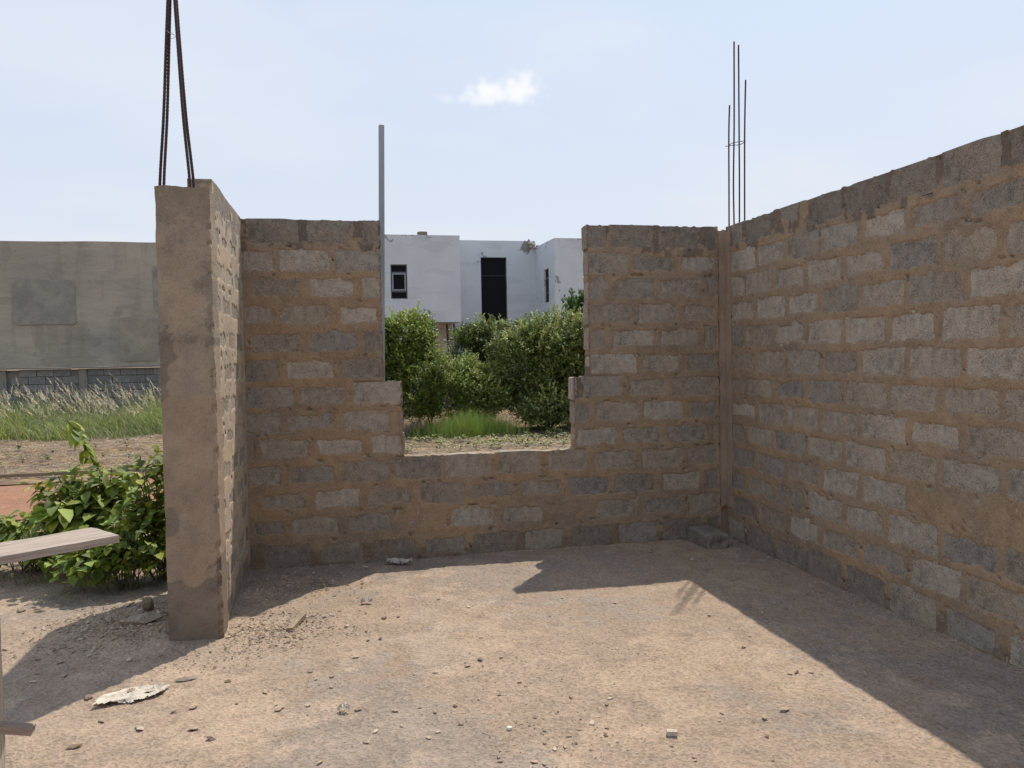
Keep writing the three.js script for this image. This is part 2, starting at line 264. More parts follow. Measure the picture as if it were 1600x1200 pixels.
{ // pillar at the end of the short wall
  const w = .336, d = .24, h = 2.98, P = thing('concrete_pillar', 'tall rough concrete pillar with bent reinforcing bars sticking out of its top', 'pillar', [-1.151 + w / 2, 0, -5.55 - d / 2]);
  const g = new THREE.BoxGeometry(w, h + .06, d, 26, 220, 16), p = g.attributes.position, uv = g.attributes.uv, nr = g.attributes.normal, col = [];
  for (let i = 0; i < p.count; i++) {
    let x = p.getX(i), y = p.getY(i) + h / 2 - .03, z = p.getZ(i); const nx = nr.getX(i), nz = nr.getZ(i), a = Math.abs(nx) > .5 ? z : x;
    uv.setXY(i, a + nx * .31, y);
    const R1 = fbm(x * 8 + z * 8, y * 5, 3, 61) - .5, R2 = fbm((x + z) * 45, y * 45, 2, 63) - .5;
    const edge = w / 2 - x < .022 && d / 2 - z < .022 ? 1 : 0;
    const k = (R1 * .010 + R2 * .003), chip = edge * Math.max(0, fbm(y * 19, 3, 5, 65) - .44) * .05;
    const ex = x > w / 2 - .02 || x < -w / 2 + .02 ? Math.sign(x) : 0, ez = z > d / 2 - .02 ? 1 : z < -d / 2 + .02 ? -1 : 0;
    let nx2 = x + (ex ? ex * k : 0) - (ex > 0 ? chip : 0), nz2 = z + (ez ? ez * k : 0) - (ez > 0 ? chip : 0);
    let y2 = y; if (y > h - .02) y2 = y + (fbm(x * 16, z * 16, 3, 67) - .5) * .028 - Math.max(0, x - .10) * .16;
    p.setXYZ(i, nx2, y2, nz2);
    // cement patches with their own ragged outlines: damp skirt, dark trowelled repairs, pinkish coat below
    const wob = (fbm(x * 11 + 3, y * 9, 4, 71) - .5), fr = z > d / 2 - .06;
    let r = 1, gg = 1, b = 1; const dark = (f) => { r *= 1 - .36 * f; gg *= 1 - .34 * f; b *= 1 - .31 * f; };
    if (y < 1.68 + wob * .3) { r *= 1.0; gg *= .96; b *= .945; }
    if (y < .36 + wob * .36 + Math.abs(x) * .5) dark(1);
    else if (y < 2.02 + wob * .3 && y > 1.62 + wob * .2 && x < -.10 + wob * .2) dark(.9);
    else if (y < 2.5 && y > 1.95 && x > .09 + wob * .5 - (y - 2.2) * .1 && wob > -.12) dark(.62);
    else if (y < 2.0 && y > 1.68 && wob > .13) dark(.8);
    else if (y > 2.78 + wob * .35) dark(.45);
    else if (Math.hypot((x + .13) / .05, (y - .80) / .10) < 1) dark(.8);
    if (Math.abs(y - 1.98 - wob * .22) < .008 || Math.abs(y - 2.62 - wob * .3) < .006 && x < 0) dark(.6);
    col.push(r, gg, b);
  }
  g.setAttribute('color', new THREE.Float32BufferAttribute(col, 3)); g.computeVertexNormals();
  mesh('concrete_body', g, std({ color: lin(.365, .28, .20), map: cementMap, bumpMap: rep(cementBump, .7), bumpScale: .011, vertexColors: true }), P);
  const apex = [-1.026 + 1.151 - w / 2, 4.32, -.01];
  const bars = [[-.155, .03, -.035, .012], [-.125, .055, -.020, -.02], [.035, .05, .012, .012], [.052, .01, .020, -.016]];
  bars.forEach(([x, z, ax, az], i) => { const e = [apex[0] + ax * .6, apex[1] + i * .03, az]; mesh('rebar', rebarGeo([[x, 2.86, z], [x + .002, 3.0, z], [lerp(x, e[0], .36) + (i < 2 ? .004 : -.004), 3.45, lerp(z, e[2], .4)], [lerp(x, e[0], .74), 3.95, lerp(z, e[2], .75)], e, [e[0] + (i < 2 ? .02 : -.02), 4.62 + i * .05, e[2]]], .0095), rustMat, P); });
  mesh('tie_wire', mergeGeometries([tube([[-.088, 3.985, .02], [-.06, 4.0, .024], [-.03, 3.975, .02], [-.06, 3.97, 0], [-.088, 3.98, .018]], .0013, 20, 5), tube([[-.085, 4.02, .02], [-.06, 3.99, .026], [-.033, 3.985, .02]], .0012, 10, 5)]), std({ color: lin(.25, .22, .2), metalness: .6, roughness: .5 }), P);
}
{ // corner column with its cage
  const P = thing('corner_column', 'narrow concrete corner column between two block walls with thin upright bars', 'pillar', [3.648, 0, -7.345]);
  const rough = (w, h, d, x, y, z, s, amp) => { const g = new THREE.BoxGeometry(w, h, d, Math.max(2, Math.round(w / .015)), Math.round(h / .02), 4), p = g.attributes.position, uv = g.attributes.uv; for (let i = 0; i < p.count; i++) { const a = p.getX(i), b = p.getY(i), c = p.getZ(i), e = (fbm(b * 9 + s, Math.sign(a) * 3, 3, 81) - .5) * amp * 2.2, k = (fbm(a * 30, b * 12, 3, 83 + s) - .5) * amp; p.setXYZ(i, a + (Math.abs(a) > w / 2 - .001 ? Math.sign(a) * e : 0), b + (Math.abs(b) > h / 2 - .001 ? (fbm(a * 25, c * 20, 2, 85) - .5) * .03 : 0), c + (c > d / 2 - .001 ? k : 0)); uv.setXY(i, (a + c) / 1.2, b / 1.2); } g.translate(x, y, z); g.computeVertexNormals(); return g; };
  const cm = std({ color: lin(.38, .285, .205), map: cementMap, bumpMap: cementBump, bumpScale: .008 });
  mesh('concrete_body', rough(.36, 2.74, .24, .197, .31 + 1.37, -.12, 1, .010), cm, P);
  mesh('footing_stub', rough(.30, .36, .14, .23, .13, -.17, 2, .012), cm, P);
  const lip = rough(.105, 2.72, .016, 0, 0, 0, 4, .010); lip.rotateY(-Math.PI / 2); lip.translate(.092, .31 + 1.36, .045); mesh('cement_lip', lip, cm, P);
  // bars: x, z relative to the column's front edge
  const s = .112, x0 = .222, z0 = -.055;
  [[x0, z0 - s, 4.33, .004], [x0, z0, 4.92, .0], [x0 + s, z0 - s, 4.90, -.05], [x0 + s, z0, 4.55, .01]].forEach(([x, z, t, lean], i) => mesh('rebar', rebarGeo([[x, 2.95, z], [x + (i === 1 ? -.006 : i === 2 ? .006 : .003), 3.5, z], [x + lean * .3 + .006, 4.1, z + (i === 2 ? .03 : 0)], [x + lean + .012, t, z + (i === 2 ? .085 : 0)]], .0078), rustMat, P));
  const y = 3.94, q = .008; mesh('stirrup', tube([[x0 - q, y - .01, z0 + q], [x0 + s / 2, y, z0 + q], [x0 + s + q, y + .01, z0 + q], [x0 + s + q, y, z0 - s / 2], [x0 + s + q, y + .005, z0 - s - q], [x0 + s / 2, y, z0 - s - q], [x0 - q, y - .012, z0 - s - q], [x0 - q - .02, y - .012, z0 - s - q * 2.2], [x0 - q, y - .014, z0 - s], [x0 - q, y - .01, z0 - s / 2], [x0 - q, y - .012, z0 + q]], .0036, 90, 5), rustMat, P);
}
{ const P = thing('steel_post', 'slim galvanised square steel tube standing just behind the left window edge', 'post', [.333, 0, -7.585], .12); P.rotation.z = -.0205;
  const sh = new THREE.Shape(); const a = .024, b = .021; sh.moveTo(-a + .004, -a); sh.lineTo(a - .004, -a); sh.quadraticCurveTo(a, -a, a, -a + .004); sh.lineTo(a, a - .004); sh.quadraticCurveTo(a, a, a - .004, a); sh.lineTo(-a + .004, a); sh.quadraticCurveTo(-a, a, -a, a - .004); sh.lineTo(-a, -a + .004); sh.quadraticCurveTo(-a, -a, -a + .004, -a);
  const hole = new THREE.Path(); hole.moveTo(-b, -b); hole.lineTo(-b, b); hole.lineTo(b, b); hole.lineTo(b, -b); sh.holes.push(hole);
  const g = new THREE.ExtrudeGeometry(sh, { depth: 4.05, bevelEnabled: false, steps: 1 }); g.rotateX(-Math.PI / 2); g.translate(0, -.04, 0);
  mesh('square_tube', g, std({ color: lin(.34, .36, .38), metalness: .55, roughness: .55, map: rep(cementMap, 3, .6) }), P);
  const f = new THREE.CylinderGeometry(.10, .13, .09, 14); f.translate(0, .03, 0); mesh('concrete_foot', f, std({ color: lin(.3, .27, .23), map: cementMap, bumpMap: cementBump, bumpScale: .01 }), P);
}

// ---------------------------------------------------------------- plastered wall behind the tall grass
{ const x0 = -24, x1 = -3.6, zF = -26, W = thing('plastered_wall', 'long grey cement plastered building wall with a patched opening behind tall grass', 'wall', [0, 0, zF]);
  const pm = texture(1024, 512, (c, i, j, k0) => { const k = (j * 2 % N1) * N1 + i, x = i / 1024, y = j / 512; const a = nCoarse[k] - .5, b = nMid2[k] - .5; let v = .9 + a * .35 + b * .25 + (nFine[k] - .5) * .1; const run = fbm(x * 46, y * 2.5, 4, 91); v *= 1 - .10 * sstep(.55, .66, run) * sstep(.35, .5, fbm(x * 14, y * 5, 3, 92)); if (fbm(x * 9, y * 6, 5, 93) > .60) v *= .86; const tw = fbm(x * 30, y * 60, 3, 96); v *= 1 + (tw - .5) * .16; c[0] = v * (1 + a * .12); c[1] = v; c[2] = v * (1 - a * .12); }, true);
  const g = new THREE.BoxGeometry(x1 - x0, 5.455 - 1.735, .3, 60, 12, 1); { const p = g.attributes.position, uv = g.attributes.uv; for (let i = 0; i < p.count; i++) { const x = p.getX(i), y = p.getY(i); uv.setXY(i, x / 9.3, y / 4.1); if (p.getZ(i) > 0) p.setZ(i, p.getZ(i) + (fbm(x * 1.3, y * 1.3, 3, 95) - .5) * .05); if (y > 1.8) p.setY(i, y + (fbm(x * .6, 1, 2, 96) - .5) * .05); } g.computeVertexNormals(); }
  g.translate((x0 + x1) / 2, (5.455 + 1.735) / 2, -.15);
  mesh('cement_render', g, std({ color: lin(.42, .37, .305), map: pm, bumpMap: cementBump, bumpScale: .02 }), W);
  const lip = new THREE.BoxGeometry(x1 - x0, .04, .05, 80, 1, 1); { const p = lip.attributes.position; for (let i = 0; i < p.count; i++) p.setY(i, p.getY(i) + (fbm(p.getX(i) * 2, 3, 3, 97) - .5) * .02); } lip.translate((x0 + x1) / 2, 1.715, .03); mesh('drip_ledge', lip, std({ color: lin(.26, .235, .21), map: cementMap }), W);
  function patch(cx, cy, w, h, mat, seed, t) { const s = new THREE.Shape(), n = 48; for (let i = 0; i <= n; i++) { const a = i / n * 2 * Math.PI, ca = Math.cos(a), sa = Math.sin(a), e = .22, k = 1 + (fbm(Math.cos(a) * 2 + 4, Math.sin(a) * 2 + seed, 3, 98) - .5) * .12; const x = cx + w / 2 * Math.sign(ca) * Math.pow(Math.abs(ca), e) * k, y = cy + h / 2 * Math.sign(sa) * Math.pow(Math.abs(sa), e) * k; i ? s.lineTo(x, y) : s.moveTo(x, y); } const q = new THREE.ExtrudeGeometry(s, { depth: t, bevelEnabled: true, bevelSize: .012, bevelThickness: .012, bevelSegments: 2 }); const m = mesh('cement_patch', q, mat, W, [0, 0, .0]); return m; }
  const pm1 = std({ color: lin(.355, .325, .28), map: rep(cementMap, .6), bumpMap: cementBump, bumpScale: .02 }), pm2 = std({ color: lin(.38, .335, .275), map: rep(cementMap, .5), bumpMap: cementBump, bumpScale: .02 });
  tag(patch(-8.52, 3.66, 1.66, 1.32, pm1, 3, .022), 'darker grey filled-in window patch');
  patch(-5.95, 2.55, 1.05, 1.32, pm2, 9, .016); patch(-5.2, 4.05, .62, 1.35, pm1, 12, .016);
  // recessed base of grey blocks and piers
  const bed = new THREE.BoxGeometry(x1 - x0, 1.74, .12); bed.translate((x0 + x1) / 2, .8, -.16); mesh('mortar_bed', bed, std({ color: lin(.22, .205, .185), map: mortarMap }), W);
  const bm = [[.32, .305, .28], [.29, .28, .26], [.36, .34, .31], [.265, .255, .24]].map(t => std({ color: lin(...t), map: blockMap, bumpMap: blockBump, bumpScale: .01 })), bg = new THREE.BoxGeometry(.445, .205, .06), R = rng(77);
  for (let c = 0; c < 7; c++) for (let i = 0; i < 22; i++) { const x = -13.2 + i * .46 + (c % 2 ? .23 : 0); if (x > x1 - .3) continue; if ([-9.74, -7.57, -5.4].some(q => Math.abs(q - x) < .30) && R() < .3) continue; const b = mesh('block', bg, bm[Math.floor(R() * 4)], W, [x + (R() - .5) * .02, 1.58 - c * .225, -.095 + (R() - .5) * .012]); b.rotation.z = (R() - .5) * .012; }
  for (const x of [-11.9, -9.74, -7.57, -5.35]) { const g2 = new THREE.BoxGeometry(.22, 1.70, .10, 3, 12, 1), p = g2.attributes.position; for (let i = 0; i < p.count; i++) p.setX(i, p.getX(i) + (fbm(p.getY(i) * 4, x, 3, 99) - .5) * .04); mesh('pier', g2, std({ color: lin(.285, .262, .23), map: cementMap, bumpMap: cementBump, bumpScale: .01 }), W, [x, .83, -.075]); }
  const side = new THREE.BoxGeometry(.3, 5.4, 9); side.translate(x1 - .16, 2.68, -4.85); mesh('side_wall', side, pm2, W);
}

// ---------------------------------------------------------------- white house
{ const H = thing('white_house', 'white flat-roofed two storey house with dark windows behind the bushes', 'house', [0, 0, 0]);
  const wm = texture(1024, 1024, (c, i, j, k) => { let v = .95 + (nCoarse[k] - .5) * .16 + (nMid2[k] - .5) * .10 + (nFine[k] - .5) * .05; const x = i / 1024, y = j / 1024; const sc = fbm(x * 5, y * 16, 4, 103); if (sc > .62) v *= .93; const pk = fbm(x * 46, y * 46, 3, 104), rg = fbm(x * 3.2, y * 3.2, 3, 105); if (pk > .665 && rg > .57) v *= .5; c[0] = v * .985; c[1] = v; c[2] = v * 1.01; }, true);
  const white = std({ color: lin(.64, .655, .67), map: wm, bumpMap: cementBump, bumpScale: .01 }), cream = std({ color: lin(.74, .67, .57), map: cementMap }), dark = std({ color: lin(.05, .05, .055) }), glass = new THREE.MeshPhysicalMaterial({ color: lin(.008, .009, .011), roughness: .25, specularIntensity: .12 }), frameM = std({ color: lin(.11, .12, .13), roughness: .5, metalness: .4 });
  const wallZ = (name, x0, x1, y0, y1, z, holes = [], t = .22) => { const s = new THREE.Shape([[x0, y0], [x1, y0], [x1, y1], [x0, y1]].map(q => new THREE.Vector2(...q))); for (const [a, b, c, d] of holes) s.holes.push(new THREE.Path([[a, c], [a, d], [b, d], [b, c]].map(q => new THREE.Vector2(...q)))); const g = new THREE.ExtrudeGeometry(s, { depth: t, bevelEnabled: false }); const uv = g.attributes.uv; for (let i = 0; i < uv.count; i++) uv.setXY(i, uv.getX(i) / 5.5, uv.getY(i) / 5.5); g.translate(0, 0, z - t); return mesh(name, g, white, H); };
  const box = (name, x0, x1, y0, y1, z0, z1, m, par = H) => { const g = new THREE.BoxGeometry(x1 - x0, y1 - y0, z1 - z0); g.translate((x0 + x1) / 2, (y0 + y1) / 2, (z0 + z1) / 2); const uv = g.attributes.uv; for (let i = 0; i < uv.count; i++) uv.setXY(i, uv.getX(i) * (x1 - x0) / 5.5, uv.getY(i) * (y1 - y0) / 5.5); return mesh(name, g, m, par); };
  // left block, upper storey overhanging the porch
  const F = -28, M = -30.9, XA = -2.2, XB = 4.155, XD = 7.593;
  wallZ('front_wall', XA, XB, 3.075, 6.10, F, [[1.728, 2.296, 3.885, 5.076]]);
  wallZ('ground_floor_wall', XA, 3.19, -.1, 3.073, F);
  box('soffit', 3.19, XB, 3.08, 3.26, M, F - .222, white);
  box('porch_side_wall', 2.98, 3.188, -.1, 3.07, M, F - .222, cream);
  box('porch_back_wall', 3.19, 4.02, -.1, 3.075, -29.7, -29.5, cream);
  box('side_wall', XA, XA + .22, -.1, 6.09, -38, F - .222, white);
  box('end_wall', XB - .2, XB - .002, 3.262, 6.09, M + .002, F - .222, white);
  // middle, set back
  wallZ('middle_wall', XB - .35, XD, -.1, 6.36, M, [[5.40, 6.43, 2.6, 5.71]]);
  // right block
  { const s = new THREE.Shape([[-M, -.1], [-F, -.1], [-F, 6.06], [30.4, 6.10], [-M, 6.12]].map(q => new THREE.Vector2(...q))); s.holes.push(new THREE.Path([[28.86, 3.82], [28.86, 5.075], [29.55, 5.075], [29.55, 3.82]].map(q => new THREE.Vector2(...q)))); const g = new THREE.ExtrudeGeometry(s, { depth: .22, bevelEnabled: false }); const uv = g.attributes.uv; for (let i = 0; i < uv.count; i++) uv.setXY(i, uv.getX(i) / 5.5, uv.getY(i) / 5.5); g.rotateY(Math.PI / 2); g.translate(XD, 0, 0); mesh('return_wall', g, white, H); }
  wallZ('right_front_wall', XD + .222, 14, -.1, 6.06, F - .002);
  box('far_side_wall', 14.002, 14.22, -.1, 6.04, -38, F, white); box('rear_wall', XA, 14.2, -.1, 6.0, -38.3, -38.02, white);
  box('roof', XA + .23, XB - .21, 5.6, 5.8, -37.9, F - .23, cream); box('roof', XB - .19, XD + .2, 5.75, 5.95, -37.9, M - .23, cream); box('roof', XD + .23, 13.98, 5.6, 5.8, -37.9, F - .24, cream);
  box('floor_slab', XA + .23, XB - .5, 2.9, 3.07, -37.9, -31.2, cream); box('floor_slab', XD + .23, 13.98, 2.9, 3.07, -37.9, F - .24, cream);
  // broken parapet corner and bare cement spot
  const R = rng(5); for (let i = 0; i < 5; i++) { const g = new THREE.DodecahedronGeometry(.06 + R() * .05, 0); g.scale(1.4, .7, .8); mesh('broken_parapet', g, std({ color: lin(.42, .36, .3), map: cementMap }), H, [7.36 + i * .07, 6.26 - (i % 2) * .10 - i * .03, M + .03 + i * .05]); }
  { const s = new THREE.Shape(), n = 26; for (let i = 0; i <= n; i++) { const a = i / n * 6.2832, k = .24 * (1 + (fbm(Math.cos(a) * 2 + 3, Math.sin(a) * 2 + 3, 3, 107) - .5) * 1.1); const x = 7.30 - .05 + k * Math.cos(a) * .8, y = 6.16 + k * Math.sin(a); i ? s.lineTo(x, y) : s.moveTo(x, y); } const g = new THREE.ExtrudeGeometry(s, { depth: .012, bevelEnabled: false }); g.translate(0, 0, M + .001); mesh('cement_patch', g, std({ color: lin(.27, .265, .26), map: cementMap }), H); }
  // windows
  { const w = new THREE.Group(); w.name = 'window'; H.add(w); const z = F - .10, a = 1.728, b = 2.296, c = 3.885, d = 5.076;
    const bars = [[a, b, c, c + .035], [a, b, d - .035, d], [a, a + .035, c, d], [b - .035, b, c, d], [a, b, 4.12, 4.17], [a, b, 4.78, 4.83]].map(([x0, x1, y0, y1], i) => { const g = new THREE.BoxGeometry(x1 - x0 - (i > 1 ? .002 : 0), y1 - y0 - (i === 2 || i === 3 ? .072 : 0), .05 - i * .001); g.translate((x0 + x1) / 2, (y0 + y1) / 2, z); return g; }); mesh('frame', mergeGeometries(bars), frameM, w);
    const sash = [[a + .04, b - .04, 4.172, 4.222], [a + .04, b - .04, 4.728, 4.778], [a + .04, a + .095, 4.224, 4.726], [b - .095, b - .04, 4.224, 4.726]].map(([x0, x1, y0, y1]) => { const g = new THREE.BoxGeometry(x1 - x0, y1 - y0, .045); g.translate((x0 + x1) / 2, (y0 + y1) / 2, z + .035); return g; }); mesh('sash', mergeGeometries(sash), std({ color: lin(.24, .26, .28), roughness: .45, metalness: .4 }), w);
    for (const [y0, y1] of [[c + .036, 4.119], [4.171, 4.779], [4.831, d - .036]]) { const g = new THREE.BoxGeometry(b - a - .074, y1 - y0, .012); g.translate((a + b) / 2, (y0 + y1) / 2, z - .005); mesh('pane', g, glass, w); } }
  { const w = new THREE.Group(); w.name = 'tall_window'; H.add(w); const z = M - .16; const bars = [[5.40, 5.44, 2.6, 5.71], [6.39, 6.43, 2.6, 5.71], [5.441, 6.389, 5.67, 5.71], [5.441, 6.389, 4.98, 5.02]].map(([x0, x1, y0, y1]) => { const g = new THREE.BoxGeometry(x1 - x0, y1 - y0, .05); g.translate((x0 + x1) / 2, (y0 + y1) / 2, z); return g; }); mesh('frame', mergeGeometries(bars), std({ color: lin(.012, .012, .013), roughness: .6 }), w);
    for (const [x0, x1, y0, y1] of [[5.442, 6.388, 5.022, 5.668], [5.442, 6.388, 2.6, 4.978]]) { const g = new THREE.BoxGeometry(x1 - x0, y1 - y0, .012); g.translate((x0 + x1) / 2, (y0 + y1) / 2, z - .004); mesh('pane', g, glass, w); } }
  { const w = new THREE.Group(); w.name = 'slot_window'; H.add(w); const x = XD + .09; const bars = [[-29.55, -29.50, 3.82, 5.075], [-28.91, -28.86, 3.82, 5.075], [-29.499, -28.911, 3.82, 3.86], [-29.499, -28.911, 5.035, 5.075], [-29.499, -28.911, 4.16, 4.22], [-29.499, -28.911, 4.72, 4.78]].map(([z0, z1, y0, y1]) => { const g = new THREE.BoxGeometry(.06, y1 - y0, z1 - z0); g.translate(x, (y0 + y1) / 2, (z0 + z1) / 2); return g; }); mesh('frame', mergeGeometries(bars), frameM, w);
    for (const [y0, y1] of [[3.862, 4.158], [4.222, 4.718], [4.782, 5.033]]) { const g = new THREE.BoxGeometry(.012, y1 - y0, .586); g.translate(x, (y0 + y1) / 2, -29.205); mesh('pane', g, glass, w); } }
  const L = thing('ladder', 'wooden ladder leaning in the porch of the white house', 'ladder', [4.0, 0, -29.2]); L.rotation.y = .5;
  const lm = std({ color: lin(.12, .10, .085), map: grainMap });
  for (const s of [-.16, .16]) { const g = new THREE.BoxGeometry(.05, 3.1, .06); g.rotateX(-.07); g.translate(s, 1.5, 0); mesh('rail', g, lm, L); }
  for (let i = 0; i < 9; i++) { const g = new THREE.BoxGeometry(.27, .045, .045); mesh('rung', g, lm, L, [0, .3 + i * .31, .1 - i * .0217]); }
  const lump = new THREE.BoxGeometry(.30, .12, .2, 3, 2, 2); { const p = lump.attributes.position; for (let i = 0; i < p.count; i++) p.setXYZ(i, p.getX(i) * (1 + .2 * hash3(Math.round(p.getX(i) * 99), Math.round(p.getY(i) * 99), 4)), p.getY(i) + (fbm(p.getX(i) * 20, p.getZ(i) * 9, 2, 3) - .5) * .06, p.getZ(i)); } lump.computeVertexNormals(); lump.translate(0, .05, 0);
  tag(mesh('broken_block', lump, std({ color: lin(.28, .26, .24), map: blockMap }), null, [2.86, 6.10, -28.11]), 'small lump of block left on the parapet of the white house', 'block');
}

// ---------------------------------------------------------------- foliage
class Faces { constructor() { this.p = []; this.n = []; this.c = []; this.i = []; }
  leaf(o, dir, up, L, W, droop, c) {            // a folded, drooping leaf of eight faces
    const D = dir.clone().normalize(), S = new THREE.Vector3().crossVectors(D, up).normalize(), U = new THREE.Vector3().crossVectors(S, D).normalize(), b = this.p.length / 3;
    const at = (s, t, u) => { const k = -droop * t * t * L; const v = o.clone().addScaledVector(D, t * L).addScaledVector(S, s * W).addScaledVector(U, u * W); v.y += k; this.p.push(v.x, v.y, v.z); this.c.push(c[0], c[1], c[2]); };
    at(0, 0, 0); at(.5, .38, .14); at(0, .38, 0); at(-.5, .38, .14); at(.36, .72, .10); at(0, .72, 0); at(-.36, .72, .10); at(0, 1, 0);
    this.i.push(b, b + 1, b + 2, b, b + 2, b + 3, b + 1, b + 4, b + 5, b + 1, b + 5, b + 2, b + 2, b + 5, b + 6, b + 2, b + 6, b + 3, b + 4, b + 7, b + 5, b + 5, b + 7, b + 6);
  }
  diamond(o, dir, up, L, W, c) { const D = dir.clone().normalize(), S = new THREE.Vector3().crossVectors(D, up).normalize(), b = this.p.length / 3, U = new THREE.Vector3().crossVectors(S, D); for (const [s, t, u] of [[0, 0, 0], [.5, .45, .12], [0, 1, 0], [-.5, .45, .12]]) { const v = o.clone().addScaledVector(D, t * L).addScaledVector(S, s * W).addScaledVector(U, u * W); this.p.push(v.x, v.y, v.z); this.c.push(c[0], c[1], c[2]); } this.i.push(b, b + 1, b + 2, b, b + 2, b + 3); }
  blade(o, dir, L, W, bend, c, segs = 3) { const D = dir.clone().normalize(), S = new THREE.Vector3(-D.z + .001, 0, D.x).normalize(), b = this.p.length / 3, hz = new THREE.Vector3(bend[0], 0, bend[1]); for (let k = 0; k <= segs; k++) { const t = k / segs, w = W * (1 - t * .92), v = o.clone().addScaledVector(D, t * L).addScaledVector(hz, t * t * L); v.y -= t * t * hz.length() * L * .45; this.p.push(v.x - S.x * w / 2, v.y, v.z - S.z * w / 2, v.x + S.x * w / 2, v.y, v.z + S.z * w / 2); for (let q = 0; q < 2; q++) this.c.push(c[0], c[1], c[2]); if (k < segs) { const m = b + k * 2; this.i.push(m, m + 1, m + 2, m + 2, m + 1, m + 3); } } }
  geo() { const g = new THREE.BufferGeometry(); g.setAttribute('position', new THREE.Float32BufferAttribute(this.p, 3)); g.setAttribute('color', new THREE.Float32BufferAttribute(this.c, 3)); g.setIndex(this.i); g.computeVertexNormals(); return g; } }
const leafMat = new THREE.MeshPhysicalMaterial({ color: 0xffffff, vertexColors: true, roughness: .6, specularIntensity: .5, transmission: .42, thickness: 0, side: THREE.DoubleSide });
const grassMat = new THREE.MeshPhysicalMaterial({ color: 0xffffff, vertexColors: true, roughness: .85, transmission: .30, thickness: 0, side: THREE.DoubleSide });
const barkMat = std({ color: lin(.11, .085, .06), map: grainMap });
const V = (x, y, z) => new THREE.Vector3(x, y, z);
const tint = (c, r, k = .35) => { const v = 1 + (r() - .5) * 2 * k, h = (r() - .5) * .22; return [c[0] * v * (1 + h), c[1] * v, c[2] * v * (1 - h)]; };
/* a bush beyond the window: limbs, twigs and small leaves gathered in clumps */
function bush(label, base, clumps, n, c, seed, size = .10, light = [.12, .17, .05]) {
  const B = thing('bush', label, 'bush', base, 0, 'bushes between the window gap and the white house'), r = rng(seed), F = new Faces(), limbs = [];
  let vol = 0; for (const q of clumps) vol += q[3] * q[4] * q[5];
  for (const [cx, cy, cz, rx, ry, rz] of clumps) {
    limbs.push(tube([[(r() - .5) * .1, -.05, (r() - .5) * .1], [cx * .35, cy * .45, cz * .35], [cx * .85, cy * .9, cz * .85], [cx + rx * .2, cy + ry * .5, cz]], .018, 10, 5));
    const m = Math.round(n * rx * ry * rz / vol);
    const subs = []; for (let s = 0; s < 16; s++) { const a = r() * 6.283, h = r() * 1.7 - .7, q = Math.sqrt(Math.max(0, 1 - h * h)); subs.push([Math.cos(a) * q * rx, h * ry, Math.sin(a) * q * rz, .22 + .30 * r()]); }
    for (let i = 0; i < m; i++) {
      const s = subs[Math.floor(r() * 16)]; let v; do { v = V(r() * 2 - 1, r() * 2 - 1, r() * 2 - 1); } while (v.lengthSq() > 1); v.setLength(Math.pow(v.length(), .6));
      const inner = r() < .35; const pnt = inner ? V(cx + v.x * rx * .92, cy + v.y * ry * .92, cz + v.z * rz * .92) : V(cx + s[0] * .80 + v.x * rx * s[3] * 1.15, cy + s[1] * .80 + v.y * ry * s[3] * 1.1, cz + s[2] * .80 + v.z * rz * s[3] * 1.15);
      if (pnt.y < .03) continue;
      const out = V(pnt.x - cx, pnt.y - cy + .2, pnt.z - cz).normalize(), dir = out.clone().multiplyScalar(.5).add(V(r() - .5, r() * .5, r() - .5)).normalize(), base0 = r() < .25 ? light : c, cc = tint(base0, r, .3);
      for (let k = 0; k < 5; k++) { const q = pnt.clone().addScaledVector(dir, k * size * .38), d2 = dir.clone().multiplyScalar(.5).add(V(r() - .5, r() * .6 - .35, r() - .5).multiplyScalar(1.5)); F.diamond(q, d2, V(r() - .5, 1, r() - .5), size * (.7 + r() * .6), size * (.36 + r() * .2), cc); }
    }
  }
  for (const [cx, cy, cz, rx, ry, rz] of clumps) for (let s = 0; s < 24; s++) {          // young shoots breaking the outline
    const a = r() * 6.283, h = .25 + r() * .75, q = Math.sqrt(1 - h * h), o = V(cx + Math.cos(a) * q * rx * .9, cy + h * ry * .9, cz + Math.sin(a) * q * rz * .9), d = V(Math.cos(a) * q * .7 + (r() - .5) * .4, .7 + r() * .5, Math.sin(a) * q * .7).normalize(), L = .14 + r() * .34, cc = tint(light, r, .25);
    limbs.push(tube([o.clone().addScaledVector(d, -.2).toArray(), o.toArray(), o.clone().addScaledVector(d, L).toArray()], .004, 4, 4));
    for (let k = 0; k < 16; k++) { const q2 = o.clone().addScaledVector(d, L * (k / 15)); F.diamond(q2, V(r() - .5, r() * .7 - .2, r() - .5).addScaledVector(d, .35), V(r() - .5, 1, r() - .5), size * (.7 + r() * .5), size * .4, cc); }
  }
  mesh('stems', mergeGeometries(limbs), barkMat, B); tag(mesh('foliage', F.geo(), leafMat, B), null, null, null, 'stuff'); return B;
}
const G1 = [.20, .25, .06], G2 = [.15, .2, .05], G3 = [.055, .075, .035];
bush('dense bush filling the left side of the window gap below the slim window', [1.35, 0, -20.4], [[-.5, 1.5, 0, .8, .8, .8], [.25, 2.2, 0, .75, .75, .7], [.3, 1.2, .1, .85, .9, .8], [-.6, 2.15, .1, .55, .55, .55], [.85, 1.25, -.1, .5, .55, .5]], 9500, G1, 301, .105, [.46, .55, .13]);
bush('dark rounded bush in front of the tall dark window', [3.75, 0, -21.4], [[-.25, 1.9, 0, .60, .7, .6], [.3, 2.15, 0, .58, .55, .6], [0, 1.1, 0, .75, .9, .7]], 4200, [.125, .165, .05], 302, .10, [.36, .43, .14]);
